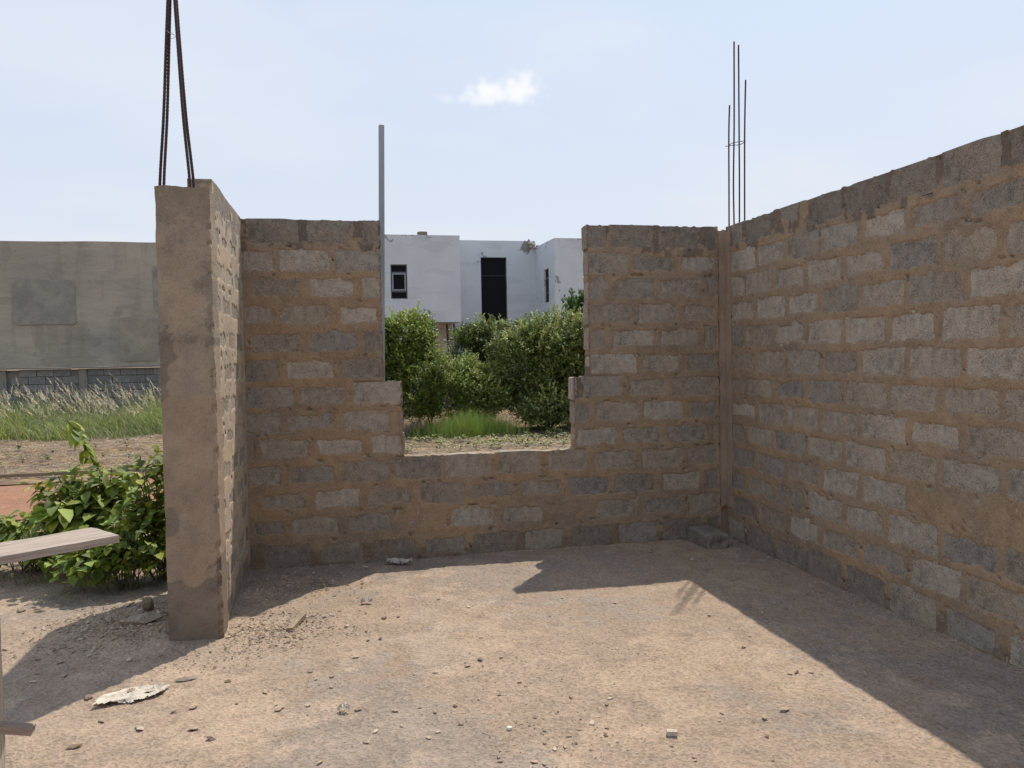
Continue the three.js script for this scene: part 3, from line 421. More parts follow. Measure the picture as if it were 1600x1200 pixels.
bush('largest bush, at the right edge of the window gap, deeply shaded below', [5.15, 0, -19.6], [[-.55, 1.75, 0, .85, .85, .85], [.35, 2.1, 0, .95, .85, .9], [1.1, 1.9, 0, .8, .9, .8], [0, 1.0, -.2, 1.15, .9, .9], [1.1, 1.0, -.1, .9, .9, .8], [.2, .5, .3, 1.3, .5, .7], [.1, .42, .85, 1.2, .42, .5]], 15000, [.18, .225, .065], 303, .10, [.50, .55, .20]);
bush('low pale green bush in the middle of the window gap', [2.95, 0, -19.5], [[-.45, .95, 0, .6, .6, .55], [.35, .85, .1, .65, .6, .6], [-.1, 1.35, -.2, .5, .4, .45], [.75, 1.1, -.2, .4, .45, .4]], 6000, [.26, .31, .085], 304, .085, [.48, .54, .19]);
bush('small yellow green sapling bush standing before the left bush', [2.02, 0, -18.7], [[0, .95, 0, .28, .42, .25], [.1, 1.25, 0, .22, .25, .2], [-.1, .62, 0, .25, .3, .22]], 1000, [.13, .19, .035], 305, .095, [.2, .26, .05]);
bush('slender bright green shoot rising behind the right window edge', [6.32, 0, -20.8], [[0, 2.75, 0, .32, .55, .3], [.1, 2.2, 0, .35, .5, .3], [.05, 1.3, 0, .3, .9, .3]], 900, [.06, .13, .03], 306, .13, [.1, .2, .04]);
bush('leafy bush standing behind the left part of the back wall', [-.9, 0, -20.5], [[0, 1.1, 0, .9, .9, .8], [.5, 1.7, 0, .6, .6, .5]], 2600, G2, 307, .1);
{ // bright grass tuft and dry twigs by the bushes
  const F = new Faces(), r = rng(41); for (let i = 0; i < 3200; i++) { const x = (r() + r() - 1) * 1.5, z = (r() - .5) * 1.1 - Math.abs(x) * .1; F.blade(V(x, -.02, z), V((r() - .5) * .6, 1, (r() - .5) * .6), .28 + r() * .6 * (1 - Math.abs(x) * .55), .012, [(r() - .5) * .8, (r() - .5) * .8], tint(r() < .7 ? [.24, .36, .05] : [.36, .38, .10], r, .3), 3); }
  tag(mesh('grass_tuft', F.geo(), grassMat, null, [2.85, 0, -18.5]), 'bright green grass tuft at the foot of the middle bush', 'grass', null, 'stuff');
  const D = new Faces(); for (let i = 0; i < 420; i++) { const a = r() * 6.28; D.blade(V((r() - .5) * .7, .02 + r() * .2, (r() - .5) * .5), V(Math.cos(a) * .9 + .3, .5 + r() * .7, Math.sin(a) * .7), .25 + r() * .4, .008, [(r() - .5) * .7, 0], tint([.22, .17, .12], r, .25), 3); } for (let i = 0; i < 5; i++) D.blade(V(0, .2, 0), V(.5 + r() * .5, .9, r() - .5), .9 + r() * .3, .014, [.1, 0], [.3, .25, .19], 4);
  tag(mesh('dry_brush', D.geo(), grassMat, null, [1.62, 0, -18.6]), 'heap of dry greyish twigs beside the left window step', 'twigs', null, 'stuff');
}
{ // tall grass with pale plumes
  const F = new Faces(), r = rng(51), P = new Faces();
  for (let i = 0; i < 15000; i++) {
    const x = -17 + r() * 14.2, z = -24.9 + r() * 3.5 + Math.sin(x * 1.7) * .15, back = (-21.4 - z) / 3.5, edge = fbm(x * .8, z * .8, 3, 121);
    const h = (.45 + .55 * clamp(back * 2.2)) * (.35 + 1.15 * edge) * (.7 + r() * .5) * 1.15, dry = r() < .12 + back * .15;
    F.blade(V(x, -.05, z), V((r() - .5) * 1.1 - .1, 1, (r() - .5) * .8), h * (r() < .3 ? .6 : 1), .014 + r() * .016, [(r() - .55) * 1.3, (r() - .5) * 1.0], tint(dry ? [.50, .44, .24] : edge > .48 && r() < .6 ? [.34, .42, .08] : [.28, .34, .13], r, .4), 3);
  }
  for (let i = 0; i < 1400; i++) {
    const x = -17 + r() * 14.2, z = -24.9 + r() * 3.0, dens = sstep(-10.6, -8.2, x) * .75 + .25; if (r() > dens) continue;
    const h = .22 + r() * .6 + fbm(x * 1.6, z * 1.5, 3, 123) * .5 + (r() < .06 ? .3 : 0), lean = -.10 - r() * .22, o = V(x, 0, z), tip = V(x + lean * .8, h, z + (r() - .5) * .2);
    F.blade(o, tip.clone().sub(o), o.distanceTo(tip), .008, [0, 0], [.22, .2, .1], 2);
    const c = tint([.66, .58, .41], r, .2), L = .20 + r() * .14, ax = V(lean * 1.4 + (r() - .65) * .7, .75, (r() - .5) * .8).normalize();
    for (let k = 0; k < 12; k++) { const t = k / 12, q = tip.clone().addScaledVector(ax, t * L); P.diamond(q, ax.clone().multiplyScalar(.8).add(V(r() - .5, r() * .2 - .1, r() - .5)), V(r() - .5, r(), r() - .5), .075 * (1.15 - t), .022, c); }
  }
  tag(mesh('tall_grass', F.geo(), grassMat), 'band of tall green grass along the plastered wall', 'grass', null, 'stuff');
  tag(mesh('grass_plumes', P.geo(), grassMat), 'pale feathery seed heads leaning over the tall grass', 'grass plumes', null, 'stuff');
  // cut straw and leaf litter on the mown field
  const S = new Faces(); for (let i = 0; i < 26000; i++) { const win = r() < .38; const x = win ? .2 + r() * 6.5 : -12.5 + r() * 10.3, z = win ? -14.9 - r() * 4.5 : -14.3 - r() * 7.6; const y = -.01 + (fbm(x * .9, z * .9, 4, 53) - .5) * .16 * sstep(-13.7, -15.5, z); const a = r() * 6.28; S.blade(V(x, y + .005 + r() * .03, z), V(Math.cos(a), (r() - .3) * .5, Math.sin(a)), .06 + r() * .16, .008 + r() * .012, [0, 0], tint(r() < .35 ? [.12, .085, .05] : r() < .82 ? [.36, .28, .15] : [.14, .17, .05], r, .3), 1); }
  tag(mesh('straw_litter', S.geo(), grassMat), 'cut straw and dead leaves strewn over the mown field', 'straw', null, 'stuff');
  // low green sprigs near the sill line
  const W = new Faces(); for (let i = 0; i < 110; i++) { const x = 1.2 + r() * 3.8, z = -15.4 - r() * 3.4, n = 5 + r() * 6; for (let k = 0; k < n; k++) { const a = r() * 6.28; W.leaf(V(x, .02 + r() * .08, z), V(Math.cos(a), .7 * r() + .2, Math.sin(a)), V(0, 1, 0), .08 + r() * .08, .05, .3, tint([.26, .28, .07], r, .35)); } }
  for (let i = 0; i < 45; i++) { const x = -9 + r() * 6, z = -14.8 - r() * 5, n = 4 + r() * 5; for (let k = 0; k < n; k++) { const a = r() * 6.28; W.leaf(V(x, .04 + r() * .08, z), V(Math.cos(a), .7 * r() + .2, Math.sin(a)), V(0, 1, 0), .08 + r() * .08, .05, .3, tint([.10, .14, .035], r, .3)); } }
  tag(mesh('weed_sprigs', W.geo(), leafMat), 'low green weeds sprouting on the mown field', 'weeds', null, 'stuff');
}
// ---------------------------------------------------------------- leafy shrubs left of the pillar
const bigLeaf = [], smallLeaf = [];
for (let k = 0; k < 5; k++) for (const [arr, L, W] of [[bigLeaf, 1, .52 + k * .04], [smallLeaf, 1, .74 + k * .05]]) { const F = new Faces(); F.leaf(V(0, 0, 0), V(0, 0, 1), V(0, 1, 0), L, W, .12 + .1 * k, [1, 1, 1]); arr.push(F.geo()); }
const leafTones = [[.28, .36, .04], [.22, .29, .04], [.34, .42, .045], [.46, .50, .055], [.16, .22, .045], [.20, .25, .06], [.12, .17, .035], [.10, .145, .035]].map(c => new THREE.MeshPhysicalMaterial({ color: lin(...c), roughness: .6, specularIntensity: .45, transmission: .5, thickness: 0, side: THREE.DoubleSide }));
const yellowLeaf = new THREE.MeshPhysicalMaterial({ color: lin(.42, .31, .03), roughness: .55, transmission: .3, thickness: 0, side: THREE.DoubleSide });
const stemMat = std({ color: lin(.10, .09, .05) });
function shrub(o) {
  const S = thing('leafy_shrub', o.label, 'shrub', o.pos, 0, 'shrubs beside the concrete pillar'), r = rng(o.seed), F = new Faces(), stems = []; let parts = 0;
  for (const [cx, cy, cz, rx, ry, rz, n, L0, L1, small] of o.clumps) {
    const ns = Math.max(3, Math.round(n / 22));
    for (let s = 0; s < ns; s++) {
      let a = r() * 6.283, h = r() * 1.5 - .45, q = Math.sqrt(Math.max(.05, 1 - h * h * .8)); const e = V(cx + Math.cos(a) * q * rx * (.6 + .45 * r()), Math.max(.06, cy + h * ry), cz + Math.sin(a) * q * rz * (.6 + .45 * r())), b = V(cx * .3 + (r() - .5) * .15, -.03, cz * .3 + (r() - .5) * .15), mid = b.clone().lerp(e, .55).add(V((r() - .5) * .08, .08 + r() * .06, (r() - .5) * .08));
      stems.push(tube([b.toArray(), mid.toArray(), e.toArray()], .0045, 8, 5)); const cv = new THREE.CatmullRomCurve3([b, mid, e]);
      for (let k = 0; k < Math.round(n / ns); k++) {
        const t = .28 + .74 * Math.sqrt(r()), pnt = cv.getPoint(Math.min(1, t)).add(V((r() - .5), (r() - .5) * .7, (r() - .5)).multiplyScalar(small ? .22 : .17)); if (pnt.y < .02) pnt.y = .02 + r() * .05;
        const aa = r() * 6.283, dir = V(Math.cos(aa), (r() - .62) * 1.1, Math.sin(aa)).addScaledVector(V(pnt.x - cx, 0, pnt.z - cz), .9).normalize(), L = lerp(L0, L1, r());
        const front = pnt.z > cz - rz * .2 || pnt.y > cy + ry * .3;
        if (parts < 280 && front && r() < .55) { const m = mesh('leaf', (small ? smallLeaf : bigLeaf)[Math.floor(r() * 5)], r() < .035 ? yellowLeaf : leafTones[Math.floor(r() * 8)], S, pnt.toArray()); m.scale.setScalar(L); m.up.set((r() - .5) * .8, 1, (r() - .5) * .8); m.lookAt(pnt.clone().add(dir).add(S.position)); parts++; }
        else F.leaf(pnt, dir, V((r() - .5) * .8, 1, (r() - .5) * .8), L, L * (small ? .8 : .58), .2 + r() * .3, tint([.25, .32, .05], r, .45));
      }
    }
  }
  if (o.extra) o.extra(S, stems, r);
  mesh('stems', mergeGeometries(stems), stemMat, S); tag(mesh('small_leaves', F.geo(), leafMat, S), null, null, null, 'stuff'); return S;
}
shrub({ label: 'broad-leaved shrub with one tall arching shoot beyond the wooden plank', pos: [-2.25, 0, -7.75], seed: 601,
  clumps: [[-.05, .55, 0, .36, .36, .36, 560, .08, .165, false], [.24, .58, .05, .26, .34, .3, 380, .07, .14, false], [-.28, .36, .1, .28, .26, .3, 320, .07, .14, false], [0, .22, .22, .5, .22, .3, 380, .05, .10, true], [-.02, .62, .12, .38, .3, .3, 60, .17, .24, false]],
  extra: (S, st, r) => { const pts = [[.12, .05, 0], [.16, .55, -.02], [.05, .92, -.06], [-.06, 1.16, -.1], [-.19, 1.34, -.14]]; st.push(tube(pts, .006, 14, 6)); const cv = new THREE.CatmullRomCurve3(pts.map(p => V(...p))); for (let k = 0; k < 44; k++) { const p = cv.getPoint(.50 + .50 * k / 43), a = r() * 6.28; const m = mesh('leaf', bigLeaf[k % 5], leafTones[[2, 3, 0, 5][k % 4]], S, p.toArray()); m.scale.setScalar(.08 + r() * .07 + (k > 30 ? .03 : 0)); m.lookAt(p.clone().add(V(Math.cos(a), -.3 - r(), Math.sin(a) * .8)).add(S.position)); } } });
shrub({ label: 'dense dark vine-like shrub pressed against the left side of the pillar', pos: [-1.50, 0, -7.3], seed: 602,
  clumps: [[.0, .68, 0, .30, .46, .34, 560, .06, .11, true], [-.14, .36, .12, .34, .34, .3, 480, .055, .10, true], [.10, .95, -.1, .24, .26, .24, 260, .07, .12, false]] });
shrub({ label: 'low weedy shrub at the left frame edge behind the wooden plank', pos: [-2.80, 0, -7.95], seed: 603,
  clumps: [[0, .26, 0, .55, .26, .36, 620, .06, .12, true], [-.35, .3, -.1, .3, .22, .3, 160, .09, .14, false], [.35, .2, .15, .3, .2, .25, 200, .05, .10, true]] });
shrub({ label: 'small sprawling shrub with yellowing leaves at the edge of the sand', pos: [-1.78, 0, -7.02], seed: 604,
  clumps: [[0, .26, 0, .34, .26, .22, 330, .055, .10, true], [-.32, .24, .02, .24, .22, .22, 240, .06, .11, true], [.25, .20, .05, .2, .2, .2, 150, .05, .09, true]] });
{ const D = new Faces(), r = rng(71); for (let i = 0; i < 900; i++) { const x = -3.2 + r() * 1.9, z = -6.95 - r() * .9 + (x < -2.3 ? -.4 : 0), a = r() * 6.28; D.blade(V(x, yardY(x, z) + .01, z), V(Math.cos(a), .15 + r() * .9, Math.sin(a)), .08 + r() * .2, .006, [(r() - .5), 0], tint(r() < .7 ? [.2, .14, .08] : [.12, .15, .05], r, .3), 2); } tag(mesh('dead_undergrowth', D.geo(), grassMat), 'dead brown stalks and litter under the shrubs', 'undergrowth', null, 'stuff'); }

// ---------------------------------------------------------------- timber
function plankGeo(L, T, W, seed, n = 40) { const g = new THREE.BoxGeometry(L, T, W, n, 2, 10), p = g.attributes.position, uv = g.attributes.uv, nr = g.attributes.normal; for (let i = 0; i < p.count; i++) { const x = p.getX(i), y = p.getY(i), z = p.getZ(i); const ny = Math.abs(nr.getY(i)) > .5, nx = Math.abs(nr.getX(i)) > .5; uv.setXY(i, nx ? z * 2 : x * .8 + seed, nx ? y * 2 : (ny ? z : y) * 1.6 + seed * .3); p.setXYZ(i, x + (Math.abs(x) > L / 2 - .001 ? (fbm(z * 30, y * 30, 2, seed) - .5) * .012 * Math.sign(x) : 0), y + (fbm(x * 5, z * 14, 3, seed + 3) - .5) * T * .16, z + (Math.abs(z) > W / 2 - .001 ? (fbm(x * 4, y * 9, 3, seed + 7) - .5) * .016 : 0)); } g.computeVertexNormals(); return g; }
const timber = (r, g, b) => std({ color: lin(r, g, b), map: grainMap, bumpMap: grainBump, bumpScale: .004 });
{ // scaffold board reaching in from the left; direction along its length (-.78, .62)
  const ang = Math.atan2(.28, .35), L = 2.1, cx = -1.048 - Math.cos(ang) * L / 2, cz = -3.842 + Math.sin(ang) * L / 2;
  const B = thing('wooden_plank', 'weathered grey wooden plank jutting in from the left above the ground', 'plank', [cx, 1.085, cz], ang); B.rotation.x = 0;
  mesh('board', plankGeo(L, .032, .275, 11, 80), timber(.46, .385, .325), B);
  const T = thing('wooden_trestle', 'pale timber post with a nailed batten at the lower left corner', 'trestle', [-1.425, 0, -3.57]);
  const post = plankGeo(1.08, .085, .09, 21, 30); post.rotateZ(Math.PI / 2); mesh('post', post, timber(.55, .49, .41), T, [-.012, .525, 0]);
  const bat = plankGeo(.25, .028, .05, 23, 12); bat.rotateZ(-.2); mesh('batten', bat, timber(.36, .27, .21), T, [.055, .405, .068]);
  const post2 = plankGeo(1.08, .08, .08, 25, 20); post2.rotateZ(Math.PI / 2); mesh('post', post2, timber(.42, .36, .3), T, [-.78, .525, .62]);
  const rail = plankGeo(.95, .04, .07, 27, 20); rail.rotateY(-Math.atan2(.62, .78)); mesh('rail', rail, timber(.36, .3, .25), T, [-.39, .22, .31]);
}
for (const [x0, x1, z, y, label, s] of [[-13, -3.95, -14.46, .03, 'long brown timber edging board lying beyond the red road, left piece', 31], [-3.85, -1.6, -14.40, .035, 'short brown timber edging board beyond the red road, next to the pillar', 33]]) { const g = plankGeo(x1 - x0, .055, .05, s, 60); tag(mesh('edging_board', g, timber(.30, .225, .165), null, [(x0 + x1) / 2, y, z]), label, 'board', 'edging boards beyond the road'); }

// ---------------------------------------------------------------- loose block, rubble, rubbish, stones
{ const g = new THREE.BoxGeometry(.225, .15, .45, 8, 6, 10), p = g.attributes.position, uv = g.attributes.uv, nr = g.attributes.normal; for (let i = 0; i < p.count; i++) { const x = p.getX(i), y = p.getY(i), z = p.getZ(i); uv.setXY(i, Math.abs(nr.getX(i)) > .5 ? z : x, Math.abs(nr.getY(i)) > .5 ? z : y); let k = (fbm(x * 26 + z * 13, y * 26 + z * 17, 3, 131) - .5) * .022; const e = (Math.abs(x) > .11) + (Math.abs(y) > .07) + (Math.abs(z) > .22); if (e > 1) k -= .006; let zz = z; if (z > .22 && Math.abs(x) < .075 && Math.abs(y + .01) < .03) zz -= .022; p.setXYZ(i, x + Math.sign(x) * (Math.abs(x) > .11 ? k : 0), y + Math.sign(y) * (Math.abs(y) > .07 ? k : 0), zz + Math.sign(z) * (Math.abs(z) > .22 ? k : 0)); } g.computeVertexNormals();
  const B = mesh('concrete_block', g, std({ color: lin(.31, .26, .205), map: blockMap, bumpMap: blockBump, bumpScale: .008 }), null, [3.40, .072, -7.09]); B.rotation.y = .04; tag(B, 'single loose concrete block lying on the floor in the corner', 'block'); }
function stoneGeo(seed, det = 1, flat = .6) { const r = rng(Math.round(seed * 977) + 3), pts = []; for (let i = 0; i < (det ? 15 : 9); i++) { const a = r() * 6.283, h = r() * 2 - 1, q = Math.sqrt(1 - h * h), k = .40 + .14 * r(); pts.push(new THREE.Vector3(Math.cos(a) * q * k * 1.15, h * k * flat, Math.sin(a) * q * k * .9)); } const g = new ConvexGeometry(pts), p = g.attributes.position, n = p.count, uv = new Float32Array(n * 2); for (let i = 0; i < n; i++) { uv[i * 2] = p.getX(i) * .12 + seed * .1; uv[i * 2 + 1] = (p.getZ(i) + p.getY(i)) * .12; } g.setAttribute('uv', new THREE.BufferAttribute(uv, 2)); return g; }
const stones = []; for (let i = 0; i < 9; i++) stones.push(stoneGeo(i + 1, 1, .45 + .12 * (i % 4)));
const stoneMats = [[.52, .38, .26], [.42, .31, .22], [.34, .25, .18], [.66, .53, .40], [.50, .37, .26], [.46, .345, .25]].map(c => std({ color: lin(...c), map: blockMap }));
const spots = '0.08,-6.23,0.026;0.68,-6.03,0.035;0.87,-5.78,0.034;0.85,-5.12,0.030;0.37,-4.63,0.023;0.49,-4.63,0.025;0.04,-4.96,0.034;-0.01,-5.55,0.038;0.20,-5.26,0.033;-0.29,-5.41,0.034;-0.56,-5.49,0.041;-0.36,-4.35,0.036;-0.39,-4.40,0.019;-0.22,-4.36,0.028;0.04,-4.24,0.037;0.23,-4.18,0.032;0.43,-4.10,0.032;0.12,-3.97,0.037;0.42,-3.87,0.024;0.37,-3.82,0.026;0.07,-3.85,0.026;-0.14,-3.70,0.029;0.69,-4.67,0.036;0.78,-4.74,0.039;0.91,-4.75,0.028;0.96,-4.30,0.033;0.80,-4.24,0.021;0.94,-4.36,0.027;1.16,-4.09,0.030;0.54,-3.93,0.039;0.55,-4.16,0.032;0.68,-4.21,0.023;0.90,-3.63,0.025;0.93,-3.56,0.027;0.98,-3.57,0.027;0.66,-3.55,0.022;0.66,-3.51,0.022;0.81,-3.47,0.030;0.85,-3.44,0.026;0.35,-5.68,0.030;0.25,-5.68,0.039;-0.10,-4.70,0.030;-0.19,-4.69,0.030;-0.23,-4.81,0.028;-0.46,-4.59,0.035;-0.10,-4.56,0.034;0.36,-4.19,0.021;0.25,-3.99,0.022;1.59,-5.80,0.028;1.93,-5.57,0.028;1.39,-5.41,0.024;2.47,-5.13,0.030;2.55,-4.71,0.031;2.42,-4.54,0.033;2.86,-5.11,0.040;1.64,-4.70,0.032;2.45,-4.07,0.028;2.50,-4.08,0.036;2.58,-4.06,0.026;2.04,-3.62,0.043;1.47,-3.46,0.017;1.46,-3.42,0.019;1.53,-3.34,0.023;1.52,-3.31,0.016;1.86,-3.23,0.025;1.94,-3.43,0.030;1.24,-3.71,0.030;1.18,-3.77,0.033;1.21,-3.63,0.040;1.04,-3.59,0.025;1.03,-3.67,0.023;0.90,-3.63,0.023;1.36,-4.02,0.028;1.32,-3.96,0.023;2.18,-3.68,0.047;1.86,-3.73,0.021;1.81,-3.65,0.018;3.00,-6.56,0.052;2.74,-6.91,0.038;3.06,-5.92,0.031;-1.62,-6.42,0.062;-1.33,-5.28,0.046;-1.41,-4.73,0.048;-0.57,-5.51,0.040;-0.29,-5.40,0.034;-0.60,-4.47,0.026;-0.37,-4.33,0.038;-0.82,-4.49,0.055;-0.91,-4.44,0.031;-1.03,-4.26,0.046;-1.05,-4.28,0.033;-0.77,-4.19,0.047;-0.66,-4.06,0.048;-1.25,-4.41,0.037;-1.30,-4.13,0.058;-1.80,-5.07,0.033;-1.65,-5.13,0.043;-2.41,-6.61,0.066;-0.68,-4.78,0.041;-0.23,-4.36,0.028;-0.46,-4.58,0.032;-0.62,-5.48,0.028;-1.85,-6.16,0.029;-2.18,-5.69,0.037';
{ const r = rng(81); spots.split(';').forEach((s) => { const [x, z, w] = s.split(',').map(Number); const ti = Math.floor(r() * 6), k = w * 1.0, m = mesh('loose_stone', stones[Math.floor(r() * 9)], stoneMats[ti], null, [x, yardY(x, z) + k * .2, z]); m.scale.set(k * (1 + r() * .3), k * (.65 + r() * .3), k * (.8 + r() * .3)); m.rotation.y = r() * 6.28; const tone = ['tan', 'brown', 'dark brown', 'pale', 'sandy', 'dull tan'][ti]; const side = x < .2 ? 'left' : x < 1.2 ? 'middle' : 'right', far = z > -4 ? 'nearest the viewer' : z > -5 ? 'halfway to the back wall' : 'towards the back wall'; const where = x > 2.75 ? `small ${tone} stone lying in the shade of the right block wall` : x < -.95 ? `small ${tone} stone on the sand near the left pillar` : `small ${tone} stone on the sunlit floor, ${side} part, ${far}`; tag(m, where, 'stone', 'loose stones: ' + where.replace(`small ${tone} stone `, tone + ' ')); }); }
{ // gravel too small to count
  const r = rng(91), gs = [], base = []; for (let i = 0; i < 5; i++) base.push(stoneGeo(20 + i, 0, .55));
  const tones = [[.52, .39, .275], [.44, .33, .24], [.34, .255, .185], [.64, .52, .39], [.46, .33, .22]], M = new THREE.Matrix4(), Q = new THREE.Quaternion(), E2 = new THREE.Euler();
  const put = (x, z, s) => { const g = base[Math.floor(r() * 5)].clone(); E2.set(r() * .6, r() * 6.28, r() * .6); M.compose(V(x, yardY(x, z) + s * .14, z), Q.setFromEuler(E2), V(s * (1 + r() * .4), s * (.6 + r() * .4), s)); g.applyMatrix4(M); const c = tones[Math.floor(r() * 5)], n = g.attributes.position.count, col = new Float32Array(n * 3); for (let i = 0; i < n; i++) { col[i * 3] = c[0]; col[i * 3 + 1] = c[1]; col[i * 3 + 2] = c[2]; } g.setAttribute('color', new THREE.BufferAttribute(col, 3)); gs.push(g); };
  const gauss = () => (r() + r() + r() - 1.5) * 1.15;
  for (let i = 0; i < 9000; i++) { const x = -2.4 + r() * 6, z = -7.2 + r() * 4.3; if (x < 3.7 && fbm(x * 1.4, z * 1.4, 3, 151) > .30 + .4 * r()) put(x, z, .005 + .013 * r() * r() * r()); }
  for (let i = 0; i < 1300; i++) { const x = -1.55 + gauss() * .5, z = -5.95 + gauss() * .5; if (x > -1.17 && x < -.8 && z > -5.8 && z < -5.53) continue; put(x, z, .011 + .034 * r() * r()); }
  for (let i = 0; i < 1300; i++) { const x = -.5 + gauss() * .45; if (x > -.8) put(x, -5.6 + gauss() * .36, .009 + .030 * r() * r()); }
  for (let i = 0; i < 900; i++) { const x = -.45 + gauss() * .5; if (x > -.8) put(x, -6.75 + gauss() * .42, .009 + .028 * r() * r()); }
  for (let i = 0; i < 300; i++) put(-.95 + gauss() * .45, -5.15 + gauss() * .25, .007 + .02 * r() * r());
  for (let i = 0; i < 240; i++) put(.95 + gauss() * .35, -3.7 + gauss() * .35, .007 + .016 * r() * r());
  for (let i = 0; i < 260; i++) put(1.3 + gauss() * .6, -4.5 + gauss() * .3, .006 + .014 * r() * r());
  for (let i = 0; i < 700; i++) { const x = -.75 + r() * 4.2; put(x, -7.31 + Math.abs(gauss()) * .09, .006 + .02 * r() * r()); }
  for (let i = 0; i < 500; i++) put(3.73 - Math.abs(gauss()) * .08, -7.2 + r() * 4.2, .006 + .018 * r() * r());
  for (let i = 0; i < 160; i++) put(3.5 + gauss() * .15, -5.2 + gauss() * 1.4, .008 + .018 * r() * r());
  const G = mergeGeometries(gs); tag(mesh('gravel', G, std({ vertexColors: true, map: blockMap }), null), 'fine gravel and grit strewn over the sandy floor', 'gravel', null, 'stuff');
}
const rub = (x, z, sx, sy, sz, rot, tilt, label, col) => { const g = stoneGeo(Math.abs(x * 7 + z), 1, 1); g.scale(sx, sy, sz); const m = mesh('rubble_chunk', g, std({ color: lin(...col), map: blockMap, bumpMap: blockBump, bumpScale: .004 }), null, [x, yardY(x, z) + sy * .30, z]); m.rotation.set(tilt, rot, tilt * .5); tag(m, label, 'rubble', 'rubble beside the pillar'); };
rub(-1.44, -6.2, .11, .17, .13, .4, .3, 'upright chunk of broken concrete beside the foot of the pillar', [.36, .29, .215]);
rub(-1.40, -5.92, .30, .07, .18, .5, .05, 'flat broken slab of concrete lying beside the foot of the pillar', [.40, .31, .22]);
rub(-1.24, -6.08, .12, .08, .10, 1.5, .2, 'dark lump of rubble tucked against the left side of the pillar', [.24, .19, .145]);
rub(-1.62, -5.98, .09, .06, .08, 2.2, .2, 'small lump of rubble left of the flat broken slab', [.38, .3, .22]);
// crumpled sheets
function crumple(L, W, amp, seed, nx = 40, nz = 24) { const g = new THREE.PlaneGeometry(L, W, nx, nz); g.rotateX(-Math.PI / 2); const p = g.attributes.position; for (let i = 0; i < p.count; i++) { const x = p.getX(i), z = p.getZ(i), u = x / L, v = z / W; const rid = Math.abs(fbm(u * 6 + seed, v * 4, 3, seed) - .5) * 2, rid2 = Math.abs(fbm(u * 13, v * 9 + seed, 2, seed + 5) - .5) * 2; const edge = fbm(u * 5, v * 5, 3, seed + 9), sh = .8 + .4 * edge; p.setXYZ(i, x * sh + (rid2 - .4) * .05 * L, .004 + amp * Math.max(0, 1.1 - rid * 2.0) * (1 - (2 * v) ** 4 * .7) + amp * .45 * rid2, z * sh * (1 - Math.abs(u) * .5) + Math.sin(u * 5) * W * .12); } const src = g.toNonIndexed(), a = src.attributes.position, t = src.attributes.uv, P = [], U = []; for (let i = 0; i < a.count; i += 3) { const u = t.getX(i) - .5, v = t.getY(i) - .5, tear = fbm(u * 7 + seed, v * 5, 4, seed + 13); if (Math.abs(v) > .5 * (1 - Math.pow(Math.abs(u) * 2, 3)) * (.35 + tear * 1.1) || tear > .70) continue; for (let k = i; k < i + 3; k++) { P.push(a.getX(k), a.getY(k), a.getZ(k)); U.push(t.getX(k) * .4, t.getY(k) * .2); } } const q = new THREE.BufferGeometry(); q.setAttribute('position', new THREE.Float32BufferAttribute(P, 3)); q.setAttribute('uv', new THREE.Float32BufferAttribute(U, 2)); q.computeVertexNormals(); return q; }
const paper = (r, g, b) => std({ color: lin(r, g, b), side: THREE.DoubleSide, roughness: .8, map: cementMap });
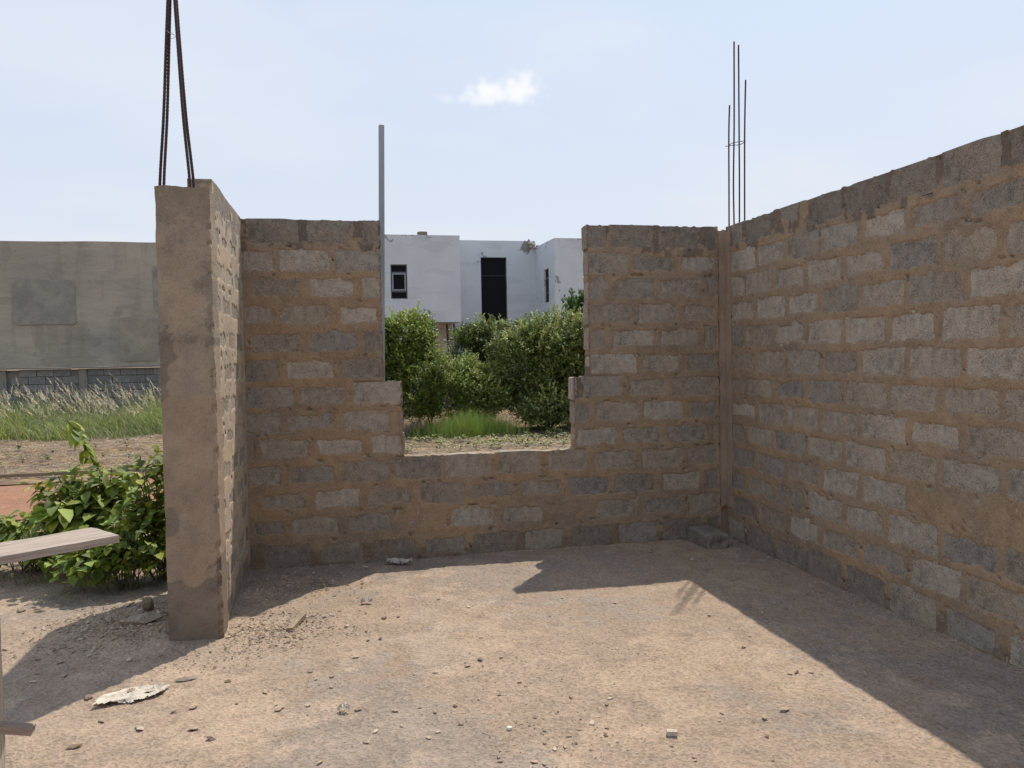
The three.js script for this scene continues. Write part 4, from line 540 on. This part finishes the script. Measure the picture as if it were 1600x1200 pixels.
{ const m = mesh('crumpled_sack', crumple(.42, .22, .018, 17, 80, 50), paper(.66, .58, .48), null, [-1.165, yardY(-1.165, -4.69) + .004, -4.69]); m.rotation.y = Math.PI * .5 - 1.05; m.rotation.y = .62; tag(m, 'torn crumpled grey cement sack lying flat on the sand', 'sack');
  const f = mesh('cement_crust', stoneGeo(77, 2, .16), std({ color: lin(.30, .235, .175), map: blockMap }), null, [-.92, yardY(-.92, -4.89) + .006, -4.89]); f.scale.set(.13, .10, .09); tag(f, 'flat round crust of cement beside the torn sack', 'cement');
  const t = mesh('plastic_bag', crumple(.27, .12, .04, 27, 50, 30), paper(.56, .50, .43), null, [.46, yardY(.46, -7.17) + .004, -7.17]); t.rotation.y = -.3; tag(t, 'crumpled whitish plastic bag in the shade below the window gap', 'plastic bag');
  const t2 = mesh('paper_scrap', crumple(.10, .06, .03, 37, 16, 10), paper(.56, .47, .38), null, [.135, yardY(.135, -6.065) + .003, -6.065]); tag(t2, 'small crumpled paper scrap on the sunlit floor nearest the back wall', 'paper');
  const t3 = mesh('paper_scrap', crumple(.075, .06, .035, 47, 16, 10), paper(.64, .56, .47), null, [-.033, yardY(-.033, -4.24) + .003, -4.24]); tag(t3, 'tiny white paper ball on the sand in the left foreground', 'paper');
  const t4 = mesh('paper_scrap', crumple(.05, .035, .012, 57, 10, 8), paper(.64, .58, .5), null, [.166, yardY(.166, -7.11) + .003, -7.11]); tag(t4, 'small white flat scrap in the wall shade left of the plastic bag', 'paper');
  const cap = new THREE.LatheGeometry([[0, .012], [.011, .012], [.0135, .0105], [.015, 0], [.0138, 0], [.0125, .0098], [0, .0105]].map(q => new THREE.Vector2(...q)), 20); tag(mesh('bottle_cap', cap, std({ color: lin(.55, .62, .45), roughness: .5 }), null, [.766, yardY(.766, -3.81) + .001, -3.81]), 'pale green bottle cap lying on the sand', 'bottle cap');
  const chip = plankGeo(.27, .028, .045, 61, 14), c = mesh('wood_offcut', chip, timber(.36, .28, .2), null, [-.352, yardY(-.352, -5.69) + .02, -5.69]); c.rotation.set(0, 1.29, .05); tag(c, 'short wood offcut on the gravel right of the pillar', 'wood');
  const bc = mesh('block_chip', new THREE.BoxGeometry(.05, .022, .03), std({ color: lin(.60, .50, .39), map: blockMap }), null, [1.512, yardY(1.512, -3.554) + .013, -3.554]); bc.rotation.y = -.3; tag(bc, 'pale square-edged chip of block on the foreground sand', 'chip');
}
renderer.render(scene, camera);
